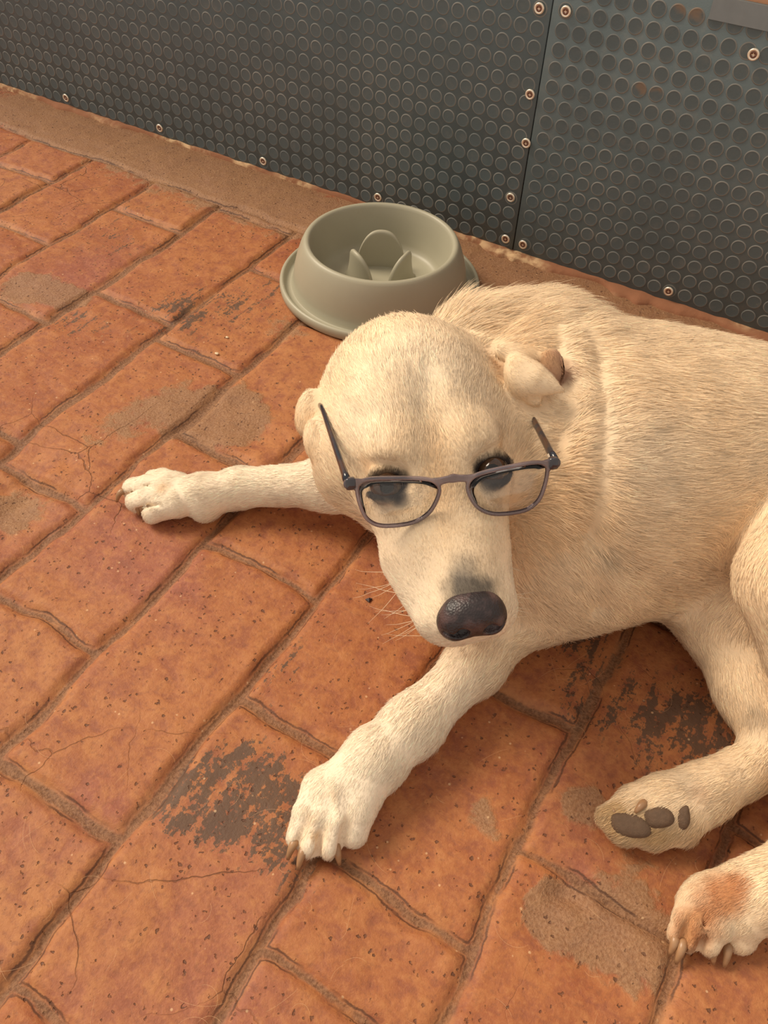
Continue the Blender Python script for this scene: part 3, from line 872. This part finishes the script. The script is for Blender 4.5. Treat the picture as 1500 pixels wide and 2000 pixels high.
def fur_nodes(name, hair):
    N = NT(name); b = N.b
    c = N.attr('coat').outputs['Color']
    b.inputs['Roughness'].default_value = .55 if hair else .8
    b.inputs['Specular IOR Level'].default_value = .25 if hair else .1
    if hair:
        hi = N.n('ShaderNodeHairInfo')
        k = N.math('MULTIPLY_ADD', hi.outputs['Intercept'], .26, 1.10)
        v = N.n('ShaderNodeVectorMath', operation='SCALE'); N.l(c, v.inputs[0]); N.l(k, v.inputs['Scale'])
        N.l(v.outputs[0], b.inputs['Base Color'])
        nm = N.attr('sn').outputs['Vector']; geo = N.n('ShaderNodeNewGeometry')
        mx = N.n('ShaderNodeMix'); mx.data_type = 'VECTOR'; mx.inputs[0].default_value = .85
        N.l(geo.outputs['Normal'], mx.inputs[4]); N.l(nm, mx.inputs[5])
        nz = N.n('ShaderNodeVectorMath', operation='NORMALIZE'); N.l(mx.outputs[1], nz.inputs[0])
        N.l(nz.outputs[0], b.inputs['Normal'])
    else:
        o = N.obj(); f = N.noise(o, 300, 3)
        N.l(N.mix(.35, c, N.mix(f, (.25, .15, .08), (.8, .6, .4)), 'MULTIPLY') if False else c, b.inputs['Base Color'])
        N.bump(f, .3, .0008)
    return N.m
SKIN = fur_nodes('dog_skin', False); HAIR = fur_nodes('dog_fur', True)
org = np.array([c2[0], c2[1], 0.0])
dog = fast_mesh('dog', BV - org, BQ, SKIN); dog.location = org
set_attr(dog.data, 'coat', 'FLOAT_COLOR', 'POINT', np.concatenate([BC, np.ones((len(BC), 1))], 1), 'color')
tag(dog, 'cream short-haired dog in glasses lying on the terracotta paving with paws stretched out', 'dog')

def hair_obj(name, pos, counts, rad, colr, nrm, mat, parent):
    hc = bpy.data.hair_curves.new(name)
    hc.add_curves([int(c) for c in counts] if len(set(counts.tolist())) > 1 else [int(counts[0])] * len(counts))
    hc.attributes['position'].data.foreach_set('vector', np.ascontiguousarray(pos, np.float32).ravel())
    a = hc.attributes.get('radius') or hc.attributes.new('radius', 'FLOAT', 'POINT')
    a.data.foreach_set('value', np.ascontiguousarray(rad, np.float32).ravel())
    a = hc.attributes.new('coat', 'FLOAT_COLOR', 'CURVE'); a.data.foreach_set('color', np.ascontiguousarray(np.concatenate([colr, np.ones((len(colr), 1))], 1), np.float32).ravel())
    a = hc.attributes.new('sn', 'FLOAT_VECTOR', 'CURVE'); a.data.foreach_set('vector', np.ascontiguousarray(nrm, np.float32).ravel())
    hc.materials.append(mat)
    o = bpy.data.objects.new(name, hc); return link(o, parent)

NHAIR = 330000
def grow():
    v = BV[BQ]                                              # quads
    ctr = v.mean(1)
    ar = np.linalg.norm(np.cross(v[:, 2] - v[:, 0], v[:, 3] - v[:, 1]), axis=1) * .5
    fl = BL[BQ].mean(1)
    dens = ar / np.maximum(fl, .004) ** 1.15
    # bare spots
    for s_ in (-1, 1): dens *= np.clip((np.linalg.norm(ctr - EYE[s_], axis=1) - .010) / .004, 0.03, 1)
    dn = np.linalg.norm((ctr - hp(.0015, .112, -.026)), axis=1); dens *= (dn > .016)
    # thinner outside what a step to the side could see
    c_ = (ctr - CAM) @ ROT; px = 750 + FPX * c_[:, 0] / c_[:, 2]
    dens *= np.where(px > 1620, .25, 1)
    nz = np.cross(v[:, 2] - v[:, 0], v[:, 3] - v[:, 1]); nz /= np.linalg.norm(nz, axis=1, keepdims=True) + 1e-12
    nb = BN[BQ].mean(1)
    dens *= np.where((nb[:, 2] < -.6) | (ctr[:, 2] < .003), 0, 1)
    fc = ((CAM - ctr) * nb).sum(1) / np.linalg.norm(CAM - ctr, axis=1)
    dens *= np.where(fc < -.45, .3, 1)
    pr_ = dens / dens.sum()
    f = rng.choice(len(BQ), NHAIR, p=pr_)
    a = rng.random((NHAIR, 1)); b = rng.random((NHAIR, 1)); q = BQ[f]
    def itp(A):
        return A[q[:, 0]] * (1 - a) * (1 - b) + A[q[:, 1]] * a * (1 - b) + A[q[:, 2]] * a * b + A[q[:, 3]] * (1 - a) * b
    p = itp(BV); n = itp(BN); n /= np.linalg.norm(n, axis=1, keepdims=True)
    fw_ = itp(BF); col = itp(BC); L = itp(BL[:, None])[:, 0]; li = itp(BLi[:, None])[:, 0]
    # gentle swirls of the coat
    wob = np.stack([vnoise(p, 22, 70 + i) - .5 for i in range(3)], 1) * .7 + np.stack([vnoise(p, 110, 80 + i) - .5 for i in range(3)], 1) * .4
    fw_ = fw_ + wob + rng.normal(0, .10, (NHAIR, 3))
    T = fw_ - n * (fw_ * n).sum(1, keepdims=True); T /= np.linalg.norm(T, axis=1, keepdims=True) + 1e-9
    L = L * (.65 + .7 * rng.random(NHAIR)) * (.8 + .4 * vnoise(p, 60, 90))
    L[p[:, 2] < .008] *= .6
    li = li * (.6 + .9 * rng.random(NHAIR)) * (.5 + 1.0 * vnoise(p, 90, 95))
    K = 5; t = np.linspace(0, 1, K)
    pos = p[:, None] - n[:, None] * .0004 + T[:, None] * (L[:, None] * t * (1 - .08 * t))[..., None] + n[:, None] * (L[:, None] * li[:, None] * (t - .62 * t * t))[..., None]
    jit = rng.normal(0, 1, (NHAIR, 3)); pos += jit[:, None] * (L[:, None] * .07 * t ** 2)[..., None]
    pos[..., 2] = np.maximum(pos[..., 2], .0006)
    r = np.array([1.0, 1.0, .85, .6, .12])[None] * (.00012 + .00008 * rng.random((NHAIR, 1))) * np.clip(L[:, None] / .009, .55, 1.05)
    cv = 1 + rng.normal(0, .10, (NHAIR, 1)) + (vnoise(p, 130, 99)[:, None] - .5) * .16
    cv = 1 + (cv - 1) * 1.4
    col = np.clip(col * cv, .008, .95)
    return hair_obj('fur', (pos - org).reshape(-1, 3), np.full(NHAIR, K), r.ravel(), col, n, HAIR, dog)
FUR = True
if FUR:
    fur = grow(); fur['kind'] = 'stuff'

print('dog reach to wall', BV[:, 1].max(), 'wall', WALL)
# ---- eyes
def eye_mat():
    N = NT('dog_eye'); o = N.obj(); b = N.b
    sp = N.n('ShaderNodeSeparateXYZ'); N.l(o, sp.inputs[0])
    z = sp.outputs[2]; n_ = N.noise(o, 900, 3)
    c = N.mix(N.ramp(z, .0035, .0042), (.40, .30, .24), (.035, .018, .010))
    c = N.mix(N.math('MULTIPLY', N.ramp(z, .0072, .0085), N.ramp(n_, .4, .7)), c, (.060, .026, .012))
    c = N.mix(N.ramp(z, .0113, .0115), c, (.004, .003, .003))
    N.l(c, b.inputs['Base Color']); b.inputs['Roughness'].default_value = .12
    b.inputs['Coat Weight'].default_value = .35; b.inputs['Coat Roughness'].default_value = .02; b.inputs['Specular IOR Level'].default_value = .35
    return N.m
EM = eye_mat()
def uvs(r, nu=40, nv=24, bul=0):
    V = []; F = []
    for j in range(nv + 1):
        th = math.pi * j / nv
        for i in range(nu):
            ph = 2 * math.pi * i / nu; rr = r + bul * max(0, math.cos(th) - .75) * 4
            V.append((rr * math.sin(th) * math.cos(ph), rr * math.sin(th) * math.sin(ph), rr * math.cos(th)))
    for j in range(nv):
        for i in range(nu):
            F.append((j * nu + i, (j + 1) * nu + i, (j + 1) * nu + (i + 1) % nu, j * nu + (i + 1) % nu))
    return V, F
for s_ in (-1, 1):
    o = mesh_obj('eye', *uvs(.0122, bul=.0004), EM, dog); fix_normals(o)
    g = unit(unit(CAM - EYE[s_]) * .8 + Uv * .2 + Fv * .1)
    o.rotation_euler = Vector(g).to_track_quat('Z', 'Y').to_euler(); o.location = EYE[s_] + Uv * .0004 - org
    o['label'] = 'dark brown glossy eye'
# ---- nose pad
NP = []
def nose():
    global PR
    keep = PR; PR = []
    c = hp(.0015, .1065, -.0285)
    ell(c, HA, (.0225, .0135, .0165), .01)
    ell(c + Uv * .009 - Fv * .004, HA, (.0195, .012, .008), .008)
    for s_ in (-1, 1):
        ell(c + Xv * s_ * .0135 - Uv * .002 + Fv * .001, HA, (.0105, .0125, .0125), .006)
        ball(c + Xv * s_ * .0098 + Fv * .0112 + Uv * .0030, .0050, .0018, 's')
        cone(c + Xv * s_ * .0105 + Fv * .0135 + Uv * .002, c + Xv * s_ * .0215 + Fv * .0080 + Uv * .0005, .0024, .0014, .002, 's')
    cone(c + Fv * .0150 - Uv * .003, c + Fv * .0125 - Uv * .018, .0008, .0012, .003, 's')
    V, Q = surface(PR, .0009)
    PR = keep
    N = NT('nose_leather'); o = N.obj(); b = N.b
    vo = N.n('ShaderNodeTexVoronoi', i_Scale=650.0); N.l(o, vo.inputs['Vector'])
    n_ = N.noise(o, 90, 3)
    N.l(N.mix(N.ramp(n_, .4, .7), (.022, .015, .016), (.085, .050, .048)), b.inputs['Base Color'])
    b.inputs['Roughness'].default_value = .42
    N.bump(vo.outputs['Distance'], .5, .0006)
    o = fast_mesh('nose', V - c, Q, N.m, dog); o.location = c - org
    sm = o.modifiers.new('smooth', 'SMOOTH'); sm.factor = .5; sm.iterations = 3
    o['label'] = 'dark leathery nose with two nostrils'
    # mouth line
nose()
# ---- claws
CLAW = simple('claw_horn', (.36, .20, .10), .35, noise=.25, nscale=90)
def claw(a, b, r=.0030, bend=.003):
    a = np.asarray(a); b = np.asarray(b); n = 7
    pts = [a + (b - a) * t + np.array([0, 0, bend * math.sin(t * math.pi)]) for t in np.linspace(0, 1, n)]
    V, F = tube_geo([p - org for p in pts], [r * (1 - .62 * t ** 2.2) for t in np.linspace(0, 1, n)], 12)
    o = mesh_obj('claw', V, F, CLAW, dog); fix_normals(o)
for (a, b) in (((580, 1640), (562, 1678)), ((596, 1655), (582, 1698)), ((655, 1650), (663, 1688)),
               ((243, 960), (228, 980)), ((268, 985), (272, 1006)), ((276, 988), (281, 1008)), ((396, 1003), (387, 1018)),
               ((1318, 1830), (1308, 1865)), ((1334, 1838), (1320, 1881)), ((1383, 1838), (1393, 1882)), ((1420, 1840), (1414, 1888))):
    claw(P(*a, .013), P(*b, .0045), .0036, .005)
q_ = surfpt(1258, 1568); claw(q_ - (CAM - q_) * .004, surfpt(1240, 1588) + np.array([0, 0, .001]), .0034, .003); q_ = surfpt(1204, 1584); claw(q_ - (CAM - q_) * .004, P(1184, 1602, .016), .0034, .003)
# ---- pads of the upturned hind paw
PADM = simple('paw_pad', (.120, .070, .040), .8, noise=.3, nscale=300, bump=.8, bscale=900)
def pad(px, py, ra, rb, th, ang, bean=0):
    c = surfpt(px, py); n = grad(c[None, :])[0]; n = unit(unit(n) + unit(CAM - c) * .8)
    a = camdir(math.cos(ang), math.sin(ang), 0); a = unit(a - n * (a @ n)); b = np.cross(n, a)
    V = []; F = []; nu, nv = 36, 10
    for j in range(nv + 1):
        ph = math.pi / 2 * j / nv
        for i in range(nu):
            t = 2 * math.pi * i / nu; rr = math.cos(ph) ** .7
            u = rr * math.cos(t) * ra; v = rr * math.sin(t) * rb * (1 + .15 * math.sin(2 * t)) + bean * (u / ra) ** 2
            V.append(c - org + a * u + b * v + n * (th * math.sin(ph) - .003 + .0002 * math.sin(5 * t) * rr))
    for j in range(nv):
        for i in range(nu): F.append((j * nu + i, j * nu + (i + 1) % nu, (j + 1) * nu + (i + 1) % nu, (j + 1) * nu + i))
    V.append(c - org - n * .004); k = len(V) - 1
    for i in range(nu): F.append((k, (i + 1) % nu, i))
    o = mesh_obj('paw_pad', V, F, PADM, dog); fix_normals(o)
pad(1232, 1612, .0155, .0092, .0055, .35); pad(1287, 1597, .0115, .0082, .0065, .15); pad(1335, 1596, .0095, .0055, .0060, 1.8, .0008)
# ---- whiskers
def whiskers():
    roots = []; pos = []; K = 6
    for s_, cnt in ((-1, 16), (1, 12)):
        for i in range(cnt):
            y = .05 + .05 * rng.random(); z = -.05 - .022 * rng.random()
            c = hp(s_ * .06, y, z); d_ = -Xv * s_
            # march onto the muzzle
            for _ in range(60):
                v = field(c[None, :])[0]
                if v < .0005: break
                c = c + d_ * max(v * .8, .0005)
            dr = unit(Xv * s_ * 1.0 + Fv * rng.normal(-.1, .35) - Uv * (.35 + .4 * rng.random()))
            L = .012 + .022 * rng.random()
            for t in np.linspace(0, 1, K): pos.append(c + dr * L * t - Uv * .3 * L * t * t * rng.uniform(.6, 1.1) - Fv * .2 * L * t * t)
            roots.append(1)
    n_ = len(roots); pos = np.array(pos).reshape(n_, K, 3)
    pos[..., 2] = np.maximum(pos[..., 2], .002)
    r = np.tile(np.linspace(1, .2, K), (n_, 1)) * .00016
    o = hair_obj('whiskers', (pos - org).reshape(-1, 3), np.full(n_, K), r.ravel(), np.tile([.85, .70, .50], (n_, 1)), np.tile(Uv, (n_, 1)), HAIR, dog)
    o['kind'] = 'stuff'
whiskers()

# ------------------------------------------------------------------ spectacles
GL = PD(683, 945, GD); GR = PD(1080, 905, GD + .015)
gx = unit(GR - GL); GW = np.linalg.norm(GR - GL)
gn = -camdir(-.11, -.46, .87); gn = unit(gn - gx * (gn @ gx)); gy = np.cross(gx, gn)
if gy @ camdir(0, 1, 0) < 0: gy = -gy
gs = bpy.data.objects.new('eyeglasses', None); link(gs); gs.location = GL
tag(gs, 'grey translucent plastic eyeglasses with clear lenses low on the dog\'s face', 'eyeglasses')
def gp(x, y, z=0): return gx * x * .001 + gy * y * .001 + gn * z * .001
print('bridge clearance', [round(float(field((GL + gp(71.5, y, z))[None])[0]), 4) for y in (3, 7) for z in (-2, -6)],
      'rims', [round(float(field((GL + gp(x, y, -2))[None])[0]), 4) for x, y in ((32, 36), (60, 20), (82, 20), (110, 37), (9, 22), (135, 22))])
LP = [(6, 5), (8.5, .8), (15, -.8), (33, .6), (50, 3), (57, 5.6), (60.3, 11), (58.3, 19), (53, 27.5), (44, 33), (32, 34.5), (19, 33), (11.3, 27), (7.6, 17)]
def closed(pts, n=8):
    out = []; m_ = len(pts); pts = [np.array(p, float) for p in pts]
    for i in range(m_):
        a, b, c, d = pts[i - 1], pts[i], pts[(i + 1) % m_], pts[(i + 2) % m_]
        for k in range(n):
            t = k / n
            out.append(.5 * ((2 * b) + (c - a) * t + (2 * a - 5 * b + 4 * c - d) * t * t + (3 * b - a - 3 * c + d) * t ** 3))
    return np.array(out)
LC = closed(LP); RC = LC.copy(); RC[:, 0] = 143 - RC[:, 0]; RC = RC[::-1]
def polysd(q, C_):
    best = np.full(len(q), 1e9); ins = np.zeros(len(q), bool)
    for i in range(len(C_)):
        a = C_[i]; b = C_[(i + 1) % len(C_)]; ab = b - a
        h = np.clip(((q - a) @ ab) / (ab @ ab), 0, 1); best = np.minimum(best, np.linalg.norm(q - a - h[:, None] * ab, axis=1))
        cr = ((a[1] > q[:, 1]) != (b[1] > q[:, 1])) & (q[:, 0] < (b[0] - a[0]) * (q[:, 1] - a[1]) / (b[1] - a[1] + 1e-12) + a[0])
        ins ^= cr
    return np.where(ins, -best, best)
def seg2(q, a, b, ra, rb):
    a = np.array(a, float); b = np.array(b, float); ab = b - a; h = np.clip(((q - a) @ ab) / (ab @ ab), 0, 1)
    return np.linalg.norm(q - a - h[:, None] * ab, axis=1) - (ra + (rb - ra) * h)
def frame_front():
    h = .5; X = np.arange(-7, 151, h); Y = np.arange(-9, 42, h); Z = np.arange(-3.5, 4, h)
    g = np.stack(np.meshgrid(X, Y, indexing='ij'), -1).reshape(-1, 2)
    dl = polysd(g, LC); dr = polysd(g, RC)
    out = np.minimum(dl, dr) - 2.7
    def sm(a, b, k):
        hh = np.maximum(k - np.abs(a - b), 0) / k; return np.minimum(a, b) - hh * hh * k * .25
    out = sm(out, seg2(g, (60, 5.0), (71.5, 3.6), 2.6, 2.4), 3); out = sm(out, seg2(g, (71.5, 3.6), (83, 5.0), 2.4, 2.6), 3)
    out = sm(out, seg2(g, (5, .5), (0, -.2), 3.8, 4.4), 2.5); out = sm(out, seg2(g, (138, .5), (143, -.2), 3.8, 4.4), 2.5)
    D2 = np.maximum(out, -np.minimum(dl, dr)).reshape(len(X), len(Y))
    D = D2[:, :, None] + 0 * Z[None, None, :]
    zc = 0.9 * ((X - 71.5) / 71.5) ** 2 * 2 - .9
    zz = np.abs(Z[None, None, :] + 0 * D) - 1.7
    w = np.stack([D + 1.0, zz + 1.0], -1)
    D = np.linalg.norm(np.maximum(w, 0), axis=-1) + np.minimum(w.max(-1), 0) - 1.0
    V, Q = nets(D.astype(np.float32), np.array([X[0], Y[0], Z[0]]), h)
    V = V[:, :1] * gx * .001 + V[:, 1:2] * gy * .001 + V[:, 2:3] * gn * .001
    return V, Q
def plastic(name, ca, cb, trans, sc_, rough=.12):
    N = NT(name); o = N.obj(); b = N.b
    n_ = N.noise(o, sc_, 2)
    N.l(N.mix(N.ramp(n_, .42, .62), ca, cb), b.inputs['Base Color'])
    b.inputs['Roughness'].default_value = rough; b.inputs['Transmission Weight'].default_value = trans
    b.inputs['Coat Weight'].default_value = .6; b.inputs['Coat Roughness'].default_value = .06; b.inputs['IOR'].default_value = 1.48
    return N.m
FM = plastic('grey_acetate', (.25, .20, .225), (.40, .33, .37), .75, 25, .12)
TM = plastic('dark_acetate', (.012, .016, .026), (.06, .028, .018), .0, 60)
TM.node_tree.nodes['Principled BSDF'].inputs['Coat Weight'].default_value = .2
fr = fast_mesh('frame_front', *frame_front(), FM, gs); fix_normals(fr)
sm_ = fr.modifiers.new('smooth', 'SMOOTH'); sm_.factor = .5; sm_.iterations = 2
def lens_mat():
    m_ = bpy.data.materials.new('lens_plastic'); m_.use_nodes = True; t = m_.node_tree; t.nodes.clear()
    o = t.nodes.new('ShaderNodeOutputMaterial'); mx = t.nodes.new('ShaderNodeMixShader'); tr = t.nodes.new('ShaderNodeBsdfTransparent')
    gl = t.nodes.new('ShaderNodeBsdfGlossy'); fz = t.nodes.new('ShaderNodeFresnel')
    tr.inputs[0].default_value = (.965, .965, .96, 1); gl.inputs['Roughness'].default_value = .02; fz.inputs[0].default_value = 1.45
    t.links.new(fz.outputs[0], mx.inputs[0]); t.links.new(tr.outputs[0], mx.inputs[1]); t.links.new(gl.outputs[0], mx.inputs[2]); t.links.new(mx.outputs[0], o.inputs[0])
    return m_
EPM = plastic('dark_grey_acetate', (.035, .030, .036), (.06, .050, .056), .1, 40)
for x_ in (.6, 142.4):
    V = []; F = []
    for (hx, hy, hz) in ((3.2, 4.0, -2.6), (3.6, 4.4, -2.0), (3.6, 4.4, 1.3), (3.0, 3.8, 2.0)):
        for k in range(20):
            an = 2 * math.pi * k / 20; cx_ = math.copysign(abs(math.cos(an)) ** .5, math.cos(an)); sy_ = math.copysign(abs(math.sin(an)) ** .5, math.sin(an))
            V.append(gp(x_ + hx * cx_, -.1 + hy * sy_, hz))
    for q in range(3):
        for k in range(20): F.append((q * 20 + k, q * 20 + (k + 1) % 20, (q + 1) * 20 + (k + 1) % 20, (q + 1) * 20 + k))
    F.append(tuple(range(20))); F.append(tuple(range(60, 80)))
    o = mesh_obj('end_piece', V, F, EPM, gs); fix_normals(o); o['label'] = 'dark grey corner piece'
LM = lens_mat()
for C_ in (LC, RC):
    n_ = len(C_); c_ = C_.mean(0); V = []; F = []
    for z in (.7, -.7):
        b0 = len(V)
        for rr in (1.012, .66, .33):
            for p_ in C_:
                q_ = c_ + (p_ - c_) * rr; V.append(gp(q_[0], q_[1], z + .9 * (1 - rr * rr)))
        V.append(gp(*c_, z + .9))
        for k in range(2):
            for i in range(n_): F.append((b0 + k * n_ + i, b0 + k * n_ + (i + 1) % n_, b0 + (k + 1) * n_ + (i + 1) % n_, b0 + (k + 1) * n_ + i))
        for i in range(n_): F.append((b0 + 2 * n_ + i, b0 + 2 * n_ + (i + 1) % n_, b0 + 3 * n_))
    M_ = 3 * n_ + 1
    for i in range(n_): F.append((i, (i + 1) % n_, M_ + (i + 1) % n_, M_ + i))
    o = mesh_obj('lens', V, F, LM, gs); fix_normals(o); o['label'] = 'clear lens'
for sd, (x0, tip, dd) in enumerate(((-1.2, (632, 805), GD + .070), (144.2, (1018, 775), GD + .137))):
    a = gp(x0, -.5, -1); b = PD(*tip, dd) - GL
    dr = unit(b - a); L = np.linalg.norm(b - a)
    dn = unit(-Uv + dr * .2)
    pts = [a + dr * L * t for t in np.linspace(0, 1, 12)]
    e_ = pts[-1]
    for t in np.linspace(.12, 1, 8): pts.append(e_ + dr * .030 * math.sin(t * 1.2) + dn * .034 * (1 - math.cos(t * 1.4)))
    rad = [.0040, .0038, .0036, .0034, .0033, .0032, .0031, .0031, .0030, .0029, .0026, .0026, .0026, .0026, .0026, .0026, .0026, .0026, .0024, .0014]
    V, F = tube_geo(pts, rad, 14, flat=(gx, .7))
    o = mesh_obj('temple_arm', V, F, TM, gs); fix_normals(o)
    hV, hF = tube_geo([a + dr * .003 + gx * .001 * (1 if sd == 0 else -1), a + dr * .012 + gx * .0022 * (1 if sd == 0 else -1)], [.0016, .0016], 10)
    ho = mesh_obj('hinge', hV, hF, SILV, o); fix_normals(ho); ho['label'] = 'small silver hinge'

# ------------------------------------------------------------------ small things on the tiles
def strand():
    pos = []; K = 8; n_ = 120; cen = []
    for i in range(n_):
        px, py = rng.uniform(-60, 1560), rng.uniform(950, 2050) if i < 110 else rng.uniform(250, 950)
        p = P(px, py, .0016); an = rng.uniform(0, 6.28); L = rng.uniform(.01, .035); cur = rng.normal(0, .8)
        for t in np.linspace(0, 1, K):
            th = an + cur * t
            pos.append(p + np.array([math.cos(th), math.sin(th), 0]) * L * (t - .5) + np.array([0, 0, .0007 * math.sin(t * 6.28 + i) + .0006]))
    pos = np.array(pos)
    r = np.tile(np.array([.3, 1, 1, 1, 1, 1, .8, .3]), n_) * .00005
    o = hair_obj('loose_hair', pos, np.full(n_, K), r, np.tile([.62, .38, .20], (n_, 1)), np.tile([0, 0, 1.0], (n_, 1)), HAIR, None)
    tag(o, 'stray pale dog hairs scattered over the terracotta tiles', 'hair', kind='stuff')
strand()
CHIP = simple('dark_leaf', (.035, .018, .022), .6)
c_ = P(720, 1172, .0028)
V = [c_ + RZ @ np.array(v) for v in ((-.0034, .001, 0), (.0005, -.0028, .0006), (.0036, .0022, 0), (.0004, .0012, .0022), (-.0030, .0008, -.0012), (.0005, -.0024, -.0010), (.0032, .0018, -.0012))]
o = mesh_obj('leaf_chip', V, [(0, 1, 3), (1, 2, 3), (2, 0, 3), (0, 4, 5, 1), (1, 5, 6, 2), (2, 6, 4, 0), (4, 6, 5)], CHIP, None, smooth=False); fix_normals(o)
tag(o, 'tiny dark chip of dry leaf on the tile left of the muzzle', 'leaf chip')

CRUMB = simple('pale_crumb', (.74, .58, .38), .9, noise=.2, nscale=300)
for (px, py, r_, lb) in ((424, 693, .0022, 'pale beige crumb on the tile, the nearer of two left of the bowl'), (444, 661, .0017, 'small pale crumb on the tile close to the left of the bowl base')):
    c_ = P(px, py, 0); V = []; F = []; nu, nv = 9, 6
    for j in range(nv + 1):
        for i in range(nu):
            th = math.pi * j / nv; ph = 2 * math.pi * i / nu; k_ = r_ * (1 + .35 * (rng.random() - .5))
            V.append(c_ + np.array([k_ * 1.3 * math.sin(th) * math.cos(ph), k_ * math.sin(th) * math.sin(ph), .0012 + k_ * .55 * math.cos(th) + r_ * .4]))
    for j in range(nv):
        for i in range(nu): F.append((j * nu + i, (j + 1) * nu + i, (j + 1) * nu + (i + 1) % nu, j * nu + (i + 1) % nu))
    o = mesh_obj('crumb', V, F, CRUMB); fix_normals(o); tag(o, lb, 'crumb', 'pale crumbs on the tiles')
